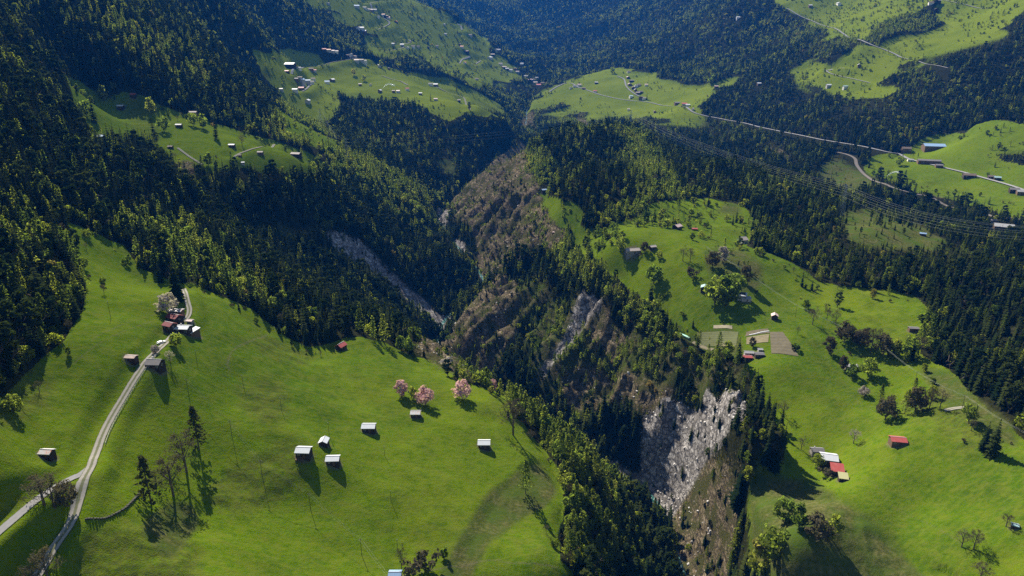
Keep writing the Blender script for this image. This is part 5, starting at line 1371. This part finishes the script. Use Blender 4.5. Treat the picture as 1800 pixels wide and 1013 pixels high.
for i_, (x_, y_, h_, k_, lf_) in enumerate([(1556,738,44,'broadleaf',M_BUD),(1590,728,46,'larch',None),(1608,724,46,'broadleaf',M_BUD),(1633,720,42,'bare',None),(1652,718,40,'bare',None)]):
    tree_at(k_, x_, y_, h_, "%s of the five budding trees in a row under the wires" % ["leftmost", "second", "middle", "fourth", "rightmost"][i_], 0.9, i_, lf_, ROWT)
RIDGE = "line of trees across the right meadow"
for i_, (x_, y_, h_, k_, lf_) in enumerate([(1512,612,38,'broadleaf',M_BUD),(1530,622,50,'bare',None),(1552,626,42,'broadleaf',M_BUD),(1573,628,36,'broadleaf',None),(1596,630,38,'broadleaf',None),(1618,622,34,'bare',None)]):
    tree_at(k_, x_, y_, h_, "%s from the ruin in the line of trees crossing the right meadow" % ORD[i_], 1.0, i_, lf_, RIDGE)
tree_at('bare', 1690, 962, 36, "left of two bare trees low on the right meadow", 1.1, 0)
tree_at('bare', 1711, 966, 38, "right of two bare trees low on the right meadow", 1.1, 1)
tree_at('bare', 1768, 926, 26, "grey bush shading the little hut at the right edge", 1.3, 1)
tree_at('bare', 1722, 1020, 34, "grey bush at the bottom edge of the right meadow", 1.4, 1)
tree_at('broadleaf', 1376, 917, 40, "leftmost of the four dark bushy trees on the rough slope", 1.0, 0)
tree_at('broadleaf', 1405, 928, 42, "second of the four dark bushy trees on the rough slope", 0.95, 1)
tree_at('broadleaf', 1436, 950, 46, "third of the four dark bushy trees on the rough slope", 1.0, 0, M_BUD)
tree_at('broadleaf', 1458, 950, 46, "rightmost of the four dark bushy trees on the rough slope", 1.05, 1)
tree_at('broadleaf', 1358, 985, 54, "leafy green tree at the gorge rim near the bottom edge", 1.1, 0)
tree_at('broadleaf', 1338, 1010, 60, "leafy tree cut off at the bottom near the gorge rim", 1.1, 1)
tree_at('spruce', 1742, 800, 66, "dark spruce at the lower right forest corner", 1.2, 1)
tree_at('spruce', 1728, 790, 52, "smaller spruce left of the corner spruce", 1.2, 0)
tree_at('broadleaf', 1702, 742, 34, "green tree at the right forest edge by the wires", 1.0, 0)
tree_at('spruce', 1298, 892, 78, "big dark spruce on the right rim of the gorge", 1.25, 1)
tree_at('spruce', 1360, 826, 44, "spreading dark spruce at the rim above the rough slope", 1.5, 1)
tree_at('spruce', 1345, 815, 50, "dark spruce just behind the spreading rim spruce", 1.3, 0)
tree_at('bare', 1408, 790, 26, "small bare bush left of the row of buildings", 1.0, 0)
tree_at('broadleaf', 1437, 820, 22, "green bush in front of the row of buildings", 1.2, 0)
tree_at('shrub', 1452, 838, 16, "low bush below the red shed of the row", 1.4, 1)
tree_at('broadleaf', 1322, 610, 18, "pale shrub behind the grey cabin", 1.0, 1, M_BUD)
tree_at('bare', 1203, 632, 26, "bare sapling at the meadow corner above the cliff", 0.9, 0)
# left bench
for i_, (k_, x_, y_, h_, lb_) in enumerate([
 ('spruce', 147, 220, 44, "leftmost of the two tall spruces on the left bench"), ('spruce', 166, 216, 52, "right and taller of the two spruces on the left bench"),
 ('broadleaf', 153, 205, 30, "brownish broadleaf between the two bench spruces"), ('broadleaf', 183, 178, 30, "leafy tree at the upper edge of the left bench"), ('spruce', 195, 175, 26, "small spruce beside the leafy tree of the upper bench"),
 ('spruce', 270, 236, 36, "dark spruce in the middle of the bench"), ('broadleaf', 289, 232, 28, "leafy tree right of the dark bench spruce"), ('broadleaf', 267, 200, 30, "round tree casting shade on the bench"), ('spruce', 286, 194, 24, "dark cone-shaped tree right of the round bench tree"),
 ('broadleaf', 303, 188, 16, "small bush tree at the wood's edge above the bench"), ('broadleaf', 340, 222, 24, "leafy tree below the long pale roof"), ('broadleaf', 357, 226, 28, "second leafy tree below the long pale roof"), ('spruce', 380, 245, 44, "tall spruce at the lower side of the bench"),
 ('broadleaf', 367, 292, 26, "round tree beside the pale track on the bench"), ('spruce', 415, 300, 26, "small spruce near the lane's end"), ('bare', 426, 258, 22, "bare tree beside the white-roofed bench barn")]):
    tree_at(k_, x_, y_, h_, lb_, 1.0, i_)
for i_, (k_, x_, y_, h_, lb_) in enumerate([
 ('broadleaf', 640, 143, 12, "small dark tree on the open far terrace"), ('broadleaf', 670, 118, 12, "tree in the hedge row of the far terrace"), ('broadleaf', 622, 133, 12, "lone tree above the sprinkler field"),
 ('spruce', 757, 178, 16, "dark spruce at the lower rim of the far terrace"), ('spruce', 825, 195, 16, "dark spruce at the fork of the far field path"), ('spruce', 1137, 176, 14, "dark spruce at the end of the middle terrace village"),
 ('broadleaf', 1076, 130, 12, "dark round tree on top of the middle terrace"), ('broadleaf', 1250, 150, 18, "round tree at the right end of the middle terrace"), ('broadleaf', 1580, 292, 18, "round bush on the field below the brown chalet"),
 ('broadleaf', 1677, 345, 14, "left of two dark trees on the lower terrace field"), ('broadleaf', 1692, 354, 18, "right of two dark trees on the lower terrace field")]):
    tree_at(k_, x_, y_, h_, lb_, 1.0, i_)

# ------------------------------------------------------------------ poles, wires, fences, gardens, stones
M_POLE = plain("tarred_pole", (0.06, 0.045, 0.032), 0.8)
M_CAP = plain("white_metal_cap", (0.75, 0.75, 0.72), 0.5, 0.1)
M_WIRE = plain("aluminium_wire", (0.42, 0.44, 0.36), 0.5, 0.1)
M_STEEL = plain("galvanised_steel", (0.30, 0.31, 0.31), 0.5, 0.15)
def pole_height(g, hpx):
    return hpx * (g[1] * CP - g[2] * SP) / FPX / (math.hypot(g[0], g[1]) / float(np.linalg.norm(g)))

def wire(name, pts_, rad, label, sag=0.6, cat="cable", group=None):
    b = MB()
    for p, q in zip(pts_[:-1], pts_[1:]):
        n_ = 8; prev = None
        for k in range(n_ + 1):
            t = k / n_; c = np.array(p) * (1 - t) + np.array(q) * t; c[2] -= sag * 4 * t * (1 - t)
            if prev is not None: b.add(*tube(prev, c, rad, rad, 3))
            prev = c
    return tag(link(name, b.mesh(name, M_WIRE)), label, cat, group)

# wooden poles carrying two wires down the left meadow
tops = []
PL = [(332, 695, 33), (408, 768, 38), (461, 838, 60), (546, 896, 26), (636, 977, 28), (700, 1060, 30)]
for i_, (x_, y_, h_) in enumerate(PL):
    g = ground(x_, y_); hh = 8.5
    o = link("utility_pole", None, loc=(g[0], g[1], g[2] + ZC)); tag(o, "%s wooden pole of the power line down the left meadow, counted from the hamlet" % ORD[i_], "pole", "poles of the left meadow power line")
    b = MB(); b.add(*tube((0, 0, -.5), (0, 0, hh), .12, .08, 7)); link("shaft", b.mesh("shaft", M_POLE), o)
    link("crossarm", box_mesh("crossarm", M_POLE, (-.7, .7, -.07, .07, hh - .5, hh - .35)), o)
    for s in (-1, 1):
        b = MB(); b.add(*tube((s * .6, 0, hh - .35), (s * .6, 0, hh - .1), .07, .05, 6)); link("insulator", b.mesh("insulator", M_CAP), o)
    tops.append(np.array((g[0], g[1], g[2] + ZC + hh - .08)))
for s, lb_ in ((-.6, "left wire of the power line running down the left meadow"), (.6, "right wire of the power line running down the left meadow")):
    wire("overhead_wire", [t + np.array((s, 0, 0)) for t in tops], 0.03, lb_, 0.8, group="wires of the left meadow line")
# irrigation riser poles
for i_, (x_, y_, h_) in enumerate([(428, 680, 20), (495, 722, 22), (579, 768, 24), (676, 801, 16), (687, 880, 16), (699, 968, 18), (195, 560, 30), (346, 635, 18)]):
    g = ground(x_, y_); hh = pole_height(g, h_)
    o = link("riser_pole", None, loc=(g[0], g[1], g[2] + ZC)); tag(o, "%s slim white-capped pole on the left meadow, counted from upper left" % ORD[i_], "pole", "slim poles on the left meadow")
    b = MB(); b.add(*tube((0, 0, -.4), (0, 0, hh), .10, .08, 6)); link("shaft", b.mesh("shaft", M_POLE), o)
    b = MB(); b.add(*tube((0, 0, hh), (0, 0, hh + .3), .17, .12, 8)); link("cap", b.mesh("cap", M_CAP), o)

# overhead line across the right meadow
RP = [(1240, 452, 24), (1298, 488, 24), (1398, 557, 26), (1540, 622, 30), (1607, 678, 20), (1690, 722, 28), (1812, 800, 34)]
tops = []
for i_, (x_, y_, h_) in enumerate(RP):
    g = ground(x_, y_); hh = 10.0
    o = link("utility_pole", None, loc=(g[0], g[1], g[2] + ZC)); tag(o, "%s wooden pole of the line crossing the right meadow, counted from the far end" % ORD[i_], "pole", "poles of the right meadow line")
    b = MB(); b.add(*tube((0, 0, -.5), (0, 0, hh), .14, .09, 7)); link("shaft", b.mesh("shaft", M_POLE), o)
    link("crossarm", box_mesh("crossarm", M_POLE, (-.8, .8, -.07, .07, hh - .5, hh - .35)), o)
    tops.append(np.array((g[0], g[1], g[2] + ZC + hh - .3)))
for s, lb_ in ((-.7, "left wire of the line crossing the right meadow"), (.7, "right wire of the line crossing the right meadow")):
    wire("overhead_wire", [t + np.array((s * .6, s * .6, 0)) for t in tops], 0.045, lb_, 1.0, group="wires of the right meadow line")

# lattice pylons of the high-voltage line
def pylon(x_, y_, hh, rz, label, w=5.5):
    g = ground(x_, y_)
    o = link("lattice_pylon", None, loc=(g[0], g[1], g[2] + ZC - 1)); o.rotation_euler = (0, 0, rz); tag(o, label, "pylon", "lattice pylons of the high-voltage line")
    def at(k, t): r_ = (w / 2) * (1 - t) + 0.5 * t; return np.array(((-1, 1, 1, -1)[k] * r_, (-1, -1, 1, 1)[k] * r_, hh * t))
    for k in range(4):
        b = MB(); b.add(*tube(at(k, 0), at(k, 1), .16, .10, 4)); link("leg", b.mesh("leg", M_STEEL), o)
    b = MB()
    for s in range(9):
        t0, t1 = s / 9, (s + 1) / 9
        for k in range(4):
            b.add(*tube(at(k, t0), at((k + 1) % 4, t1), .07, .07, 3)); b.add(*tube(at((k + 1) % 4, t0), at(k, t1), .07, .07, 3))
    tag(link("bracing", b.mesh("bracing", M_STEEL), o), kind="stuff")
    for q, L in ((0.72, 6.0), (0.86, 4.8), (0.97, 3.4)):
        b = MB()
        for s in (-1, 1):
            b.add(*tube((0, 0, hh * q + .5), (s * L, 0, hh * q), .10, .06, 4)); b.add(*tube((0, 0, hh * q - .8), (s * L, 0, hh * q), .10, .06, 4))
        link("crossarm", b.mesh("crossarm", M_STEEL), o)
    M = Matrix.Rotation(rz, 4, 'Z')
    return [np.array((g[0], g[1], g[2] + ZC - 1)) + np.array(M @ Vector((s * L, 0, hh * q - .6))) for q, L in ((0.72, 6.0), (0.86, 4.8), (0.97, 3.4)) for s in (-1, 1)]
pa = pylon(1108, 222, 42, .5, "lattice pylon on the crest of the wooded spur")
pb = pylon(1478, 385, 40, .6, "lattice pylon in the wood below the grassy knoll")
pc = pylon(1890, 480, 42, .6, "lattice pylon in the wood beyond the right edge")
pd = pylon(612, 292, 42, .3, "lattice pylon on the left gorge wall below the bench")
pe = pylon(565, 228, 42, .2, "lattice pylon below the far left terrace village")
names_ = ["lowest left", "lowest right", "middle left", "middle right", "upper left", "upper right"]
for k in range(6):
    wire("power_line", [pa[k], pb[k], pc[k]], 0.06, "%s high-voltage wire above the wooded spur on the right" % names_[k], 14, group="high-voltage wires over the spur")
    wire("power_line", [pe[k], pd[k], pa[k]], 0.05, "%s high-voltage wire spanning the gorge to the spur" % names_[k], 16, group="high-voltage wires over the gorge")

# post-and-rail fence along the track
ln = road_lines[0]; d_ = np.gradient(ln[:, :2], axis=0); d_ /= np.linalg.norm(d_, axis=1)[:, None]
nrm_ = np.stack([d_[:, 1], -d_[:, 0]], 1)
side = ln[:, :2] + nrm_ * 2.5
ymask = (ln[:, 1] > 232) & (ln[:, 1] < 300)
sd = side[ymask]
fo = link("fence", None, loc=(float(sd[0, 0]), float(sd[0, 1]), float(height(*sd[0])) + ZC)); tag(fo, "pale post-and-rail fence along the right side of the gravel track", "fence")
M_RAIL = plain("bleached_fence_wood", (0.42, 0.40, 0.32), 0.8, 0.2)
org = np.array(fo.location); pz = height(sd[:, 0], sd[:, 1]) + ZC
post_me = box_mesh("post", M_RAIL, (-.09, .09, -.09, .09, -.3, 1.15))
for k in range(0, len(sd)):
    link("post", post_me, fo, (sd[k, 0] - org[0], sd[k, 1] - org[1], pz[k] - org[2]))
for hz in (.55, 1.0):
    b = MB()
    for k in range(len(sd) - 1):
        b.add(*tube(np.array((*sd[k], pz[k] + hz)) - org, np.array((*sd[k + 1], pz[k + 1] + hz)) - org, .06, .06, 4))
    link("rail", b.mesh("rail", M_RAIL), fo)

# parked car by the track
def car(x_, y_, rz, label):
    g = ground(x_, y_); o = link("parked_car", None, loc=(g[0], g[1], g[2] + ZC)); o.rotation_euler = (0, 0, rz); tag(o, label, "car")
    prof = [(-2.1, .45), (-2.15, .85), (-1.95, 1.0), (-1.75, 1.42), (.35, 1.48), (1.0, 1.02), (2.0, .9), (2.15, .6), (2.1, .42)]
    k = len(prof); v = [(px_, -.85, pz_) for px_, pz_ in prof] + [(px_, .85, pz_) for px_, pz_ in prof]
    me_ = bpy.data.meshes.new("body"); me_.from_pydata(v, [], [tuple(range(k)), tuple(range(2 * k - 1, k - 1, -1))] + [(i, k + i, k + (i + 1) % k, (i + 1) % k) for i in range(k)])
    me_.materials.append(plain("white_car_paint", (0.7, 0.7, 0.68), 0.3, 0.05)); link("body", me_, o)
    link("windscreen", mesh_np("windscreen", np.array([(.40, -.72, 1.47), (.98, -.78, 1.06), (.98, .78, 1.06), (.40, .72, 1.47)]) + (0.03, 0, 0.03), np.array([(0, 1, 2, 3)]), M_GLASS), o)
    for s in (-1, 1): link("side_window", box_mesh("side_window", M_GLASS, (-1.6, .3, s * .86 - .015, s * .86 + .015, 1.04, 1.36)), o)
    for wx in (-1.3, 1.35):
        for s in (-1, 1):
            b = MB(); b.add(*tube((wx, s * .72, .33), (wx, s * .92, .33), .33, .33, 12))
            b.add(np.array([(wx + .33 * math.cos(a), s * .92, .33 + .33 * math.sin(a)) for a in np.linspace(0, 6.28, 13)[:-1]] + [(wx, s * .92, .33)]), [(i, (i + 1) % 12, 12) for i in range(12)])
            link("wheel", b.mesh("wheel", M_POLE), o)
car(284, 604, 0.9, "white car parked beside the track below the hamlet")

# vegetable plots on the right meadow
def plot(name, quad, label, col, ridges=8):
    c = np.array([ground(x, y) for x, y in quad]); o0 = c.mean(0)
    n_u, n_v = 24, 24
    u, v = np.meshgrid(np.linspace(0, 1, n_u), np.linspace(0, 1, n_v))
    P_ = (c[0][None, None] * ((1 - u) * (1 - v))[..., None] + c[1] * (u * (1 - v))[..., None] + c[2] * (u * v)[..., None] + c[3] * ((1 - u) * v)[..., None])
    z = height(P_[..., 0], P_[..., 1]) + 0.25 + 0.10 * np.sin(v * ridges * 6.283)
    V = np.stack([P_[..., 0] - o0[0], P_[..., 1] - o0[1], z - o0[2]], -1).reshape(-1, 3)
    ii = np.arange(n_u * n_v).reshape(n_v, n_u); F = np.stack([ii[:-1, :-1], ii[:-1, 1:], ii[1:, 1:], ii[1:, :-1]], -1).reshape(-1, 4)
    o = link(name, mesh_np(name, V, F, plain(name + "_soil", col, 0.95, 0.5, 0.6)), loc=(o0[0], o0[1], o0[2] + ZC))
    return tag(o, label, "garden bed", "vegetable plots beside the cabin")
plot("garden_bed", [(1222, 606), (1294, 608), (1298, 584), (1226, 584)], "large olive-brown vegetable plot left of the cabin lane", (0.075, 0.082, 0.028))
plot("garden_bed", [(1258, 606), (1286, 613), (1292, 608), (1262, 601)], "narrow pale strip plot at the cabin's left corner", (0.14, 0.12, 0.065), 3)
plot("garden_bed", [(1310, 592), (1353, 586), (1350, 578), (1312, 584)], "long tilled plot with a white cover strip behind the cabin", (0.10, 0.082, 0.05), 4)
plot("garden_bed", [(1312, 606), (1350, 602), (1352, 588), (1312, 594)], "pale sandy plot directly behind the cabin", (0.15, 0.125, 0.07), 5)
plot("garden_bed", [(1356, 622), (1404, 627), (1376, 584), (1353, 584)], "brown tilled plot right of the cabin", (0.085, 0.072, 0.042), 7)
plot("garden_bed", [(1254, 578), (1287, 579), (1287, 573), (1254, 572)], "row of pallets and sandy soil above the large plot", (0.22, 0.19, 0.13), 3)
plot("garden_bed", [(1220, 600), (1256, 613), (1250, 617), (1216, 603)], "pale bordered flower bed below the large plot", (0.17, 0.145, 0.09), 2)
def strip(name, x0, y0, x1, y1, w, m, label, cat, lift=.45):
    a_, b_ = ground(x0, y0), ground(x1, y1); l_ = resample(np.array([a_, b_]), 1.0); l_[:, 2] = height(l_[:, 0], l_[:, 1])
    bb = MB()
    for p, q in zip(l_[:-1], l_[1:]): bb.add(*tube((*p[:2], p[2] + ZC + lift * .6), (*q[:2], q[2] + ZC + lift * .6), w / 2, w / 2, 8))
    return tag(link(name, bb.mesh(name, m)), label, cat)
strip("row_cover", 1317, 590, 1352, 583, 0.9, M_CAP, "white fleece tunnel along the tilled plot", "row cover")
strip("poly_tunnel", 1196, 588, 1212, 596, 2.0, plain("pale_green_film", (0.25, 0.50, 0.40), 0.35, 0.1), "pale green film tunnel on the meadow left of the plots", "poly tunnel", .8)

# curved grassy bank on the left meadow, stood in for by dark stones
l_ = resample(np.array([ground(x, y) for x, y in [(152, 914), (175, 913), (200, 906), (222, 893), (238, 877), (250, 862)]]), .85)
wl = link("stone_bank", None, loc=(l_[0, 0], l_[0, 1], l_[0, 2] + ZC)); tag(wl, "low curved dark bank on the lower left meadow, laid as stones", "wall")
M_STONE = plain("dark_field_stone", (0.05, 0.05, 0.035), 0.9, 0.4, 1.0)
def stone_mesh(seed):
    r = np.random.default_rng(seed); v, f = boxv(-.5, .5, -.5, .5, -.5, .5)
    v = v * r.uniform(.75, 1.1, v.shape); b = MB(); b.add(v, f); return b.mesh("stone", M_STONE)
st_m = [stone_mesh(i) for i in range(5)]
for k in range(len(l_)):
    for lay in range(2):
        o = link("stone", st_m[(k + lay) % 5], wl, (l_[k, 0] - l_[0, 0] + random.uniform(-.1, .1), l_[k, 1] - l_[0, 1] + random.uniform(-.1, .1), height(l_[k, 0], l_[k, 1]) - l_[0, 2] + .12 + lay * .3))
        o.scale = (.9, .5, .4); o.rotation_euler = (0, 0, random.uniform(-.3, .3))

# boulders in the river bed and on the landslides
def boulder(seed):
    r = np.random.default_rng(seed); b = MB()
    n_, k = 5, 7; vv = [(0, 0, .5)]
    for i in range(1, n_ - 1):
        ph = math.pi * i / (n_ - 1)
        for j in range(k): vv.append((math.sin(ph) * math.cos(j * 6.283 / k) * .5, math.sin(ph) * math.sin(j * 6.283 / k) * .5, math.cos(ph) * .5))
    vv.append((0, 0, -.5)); vv = np.array(vv) * r.uniform(.7, 1.25, (len(vv), 1)) * (1, .85, .7)
    f = [(0, 1 + j, 1 + (j + 1) % k) for j in range(k)]
    for i in range(n_ - 3):
        for j in range(k):
            p, q = 1 + i * k + j, 1 + i * k + (j + 1) % k; f += [(p, p + k, q + k), (p, q + k, q)]
    e = len(vv) - 1; f += [(e, e - 1 - j, e - 1 - (j + 1) % k) for j in range(k)]
    b.add(vv, f); return b
M_BOULDER = plain("pale_boulder", (0.46, 0.43, 0.40), 0.9, 0.3, 0.5)
bc = bpy.data.collections.new("boulder_models")
for i in range(4): bc.objects.link(bpy.data.objects.new("model_%d" % i, boulder(20 + i).mesh("boulder", M_BOULDER)))
def bgroup():
    ng = WOODS.copy(); ng.name = "boulders"
    for nd in ng.nodes:
        if nd.bl_idname == 'GeometryNodeCollectionInfo': nd.inputs['Collection'].default_value = bc
    return ng
BOULD = bgroup()
def stones(label, cond, step_sel, smin, smax):
    j, i = np.nonzero(cond); keep = rng.random(len(j)) < step_sel(GY[j, i]); j, i = j[keep], i[keep]
    X = GX[j, i] + rng.uniform(-1, 1, len(j)); Y = GY[j, i] + rng.uniform(-1, 1, len(j))
    me = bpy.data.meshes.new("boulders"); me.vertices.add(len(j))
    me.vertices.foreach_set("co", np.stack([X, Y, height(X, Y) + ZC], 1).astype(np.float32).ravel())
    me.attributes.new("pick", 'INT', 'POINT').data.foreach_set("value", rng.integers(0, 4, len(j)).astype(np.int32))
    me.attributes.new("turn", 'FLOAT_VECTOR', 'POINT').data.foreach_set("vector", rng.uniform(0, 6.28, (len(j), 3)).astype(np.float32).ravel())
    s = smin * (smax / smin) ** (rng.random(len(j)) ** 2.2)
    me.attributes.new("size", 'FLOAT_VECTOR', 'POINT').data.foreach_set("vector", np.repeat(s[:, None], 3, 1).astype(np.float32).ravel())
    o = link("rubble", me); md = o.modifiers.new("rubble", 'NODES'); md.node_group = BOULD
    tag(o, label, "rubble", kind="stuff"); print("stones", label, len(j))
stones("pale boulders along the river bed", (c_bed > .3) & (GY < 1600), lambda y: np.where(y < 700, .25, .5), .8, 3.6)
stones("white landslide blocks in the lower gorge", (c_scree > .4) & (GX > 30) & (GY < 700), lambda y: 0.35 + 0 * y, .6, 3.2)
stones("grey scree stones in the left gully", (c_scree > .4) & (GX < 30) & (GY < 1000), lambda y: 0.10 + 0 * y, .6, 2.0)
stones("brown rocks on the gorge walls", (c_rock > .5) & (GY < 1300), lambda y: 0.05 + 0 * y, .8, 3.5)

# irrigation sprinklers throwing water
def spray(x_, y_, L, label):
    g = ground(x_, y_); n_ = 900; r = np.random.default_rng(int(x_)); t = r.random(n_) ** 0.7
    wid = 0.03 + 0.22 * t
    c = np.stack([t * L + r.normal(0, 1, n_) * wid * L * .25, r.normal(0, 1, n_) * wid * L * .5, (1.0 + 4 * 0.30 * L * t * (1 - 0.8 * t)) + r.normal(0, 1, n_) * wid * L * .18 * (t > .1)], 1)
    c[:, 2] = np.maximum(c[:, 2], 0.2)
    v, f = cards(c, r.normal(0, 1, (n_, 3)), np.full(n_, L * 0.010), r, 1.0)
    b = MB(); b.add(v, f)
    o = link("water_spray", b.mesh("water_spray", plain("water_droplets", (0.85, 0.88, 0.9), 0.3, 0.03)), loc=(g[0], g[1], g[2] + ZC))
    tag(o, label, "water spray", kind="stuff")
spray(672, 157, 34, "white plume of an irrigation sprinkler on the far left terrace")
spray(1558, 312, 22, "arc of sprinkler water on the right terrace field")

# ------------------------------------------------------------------ valley air
def haze():
    m, nt = mat("valley_air"); n = N(nt)
    n.out(None, n('ShaderNodeVolumePrincipled', Color=(0.02, 0.26, 1.0, 1), Density=0.00004, Anisotropy=0.0))
    zt = float(H.max()) + ZC + 80; zb = float(H.min()) + ZC - 5
    x = 11500; y0, y1 = -60, 9000
    v = [(-x, y0, zb), (x, y0, zb), (x, y1, zb), (-x, y1, zb), (-x, y0, zt), (x, y0, zt), (x, y1, zt), (-x, y1, zt)]
    f = [(0, 3, 2, 1), (4, 5, 6, 7), (0, 1, 5, 4), (1, 2, 6, 5), (2, 3, 7, 6), (3, 0, 4, 7)]
    tag(link("haze", mesh_np("haze", np.array(v), np.array(f), m)), "thin blue valley haze over the far slopes", 'haze', kind="stuff")
haze()
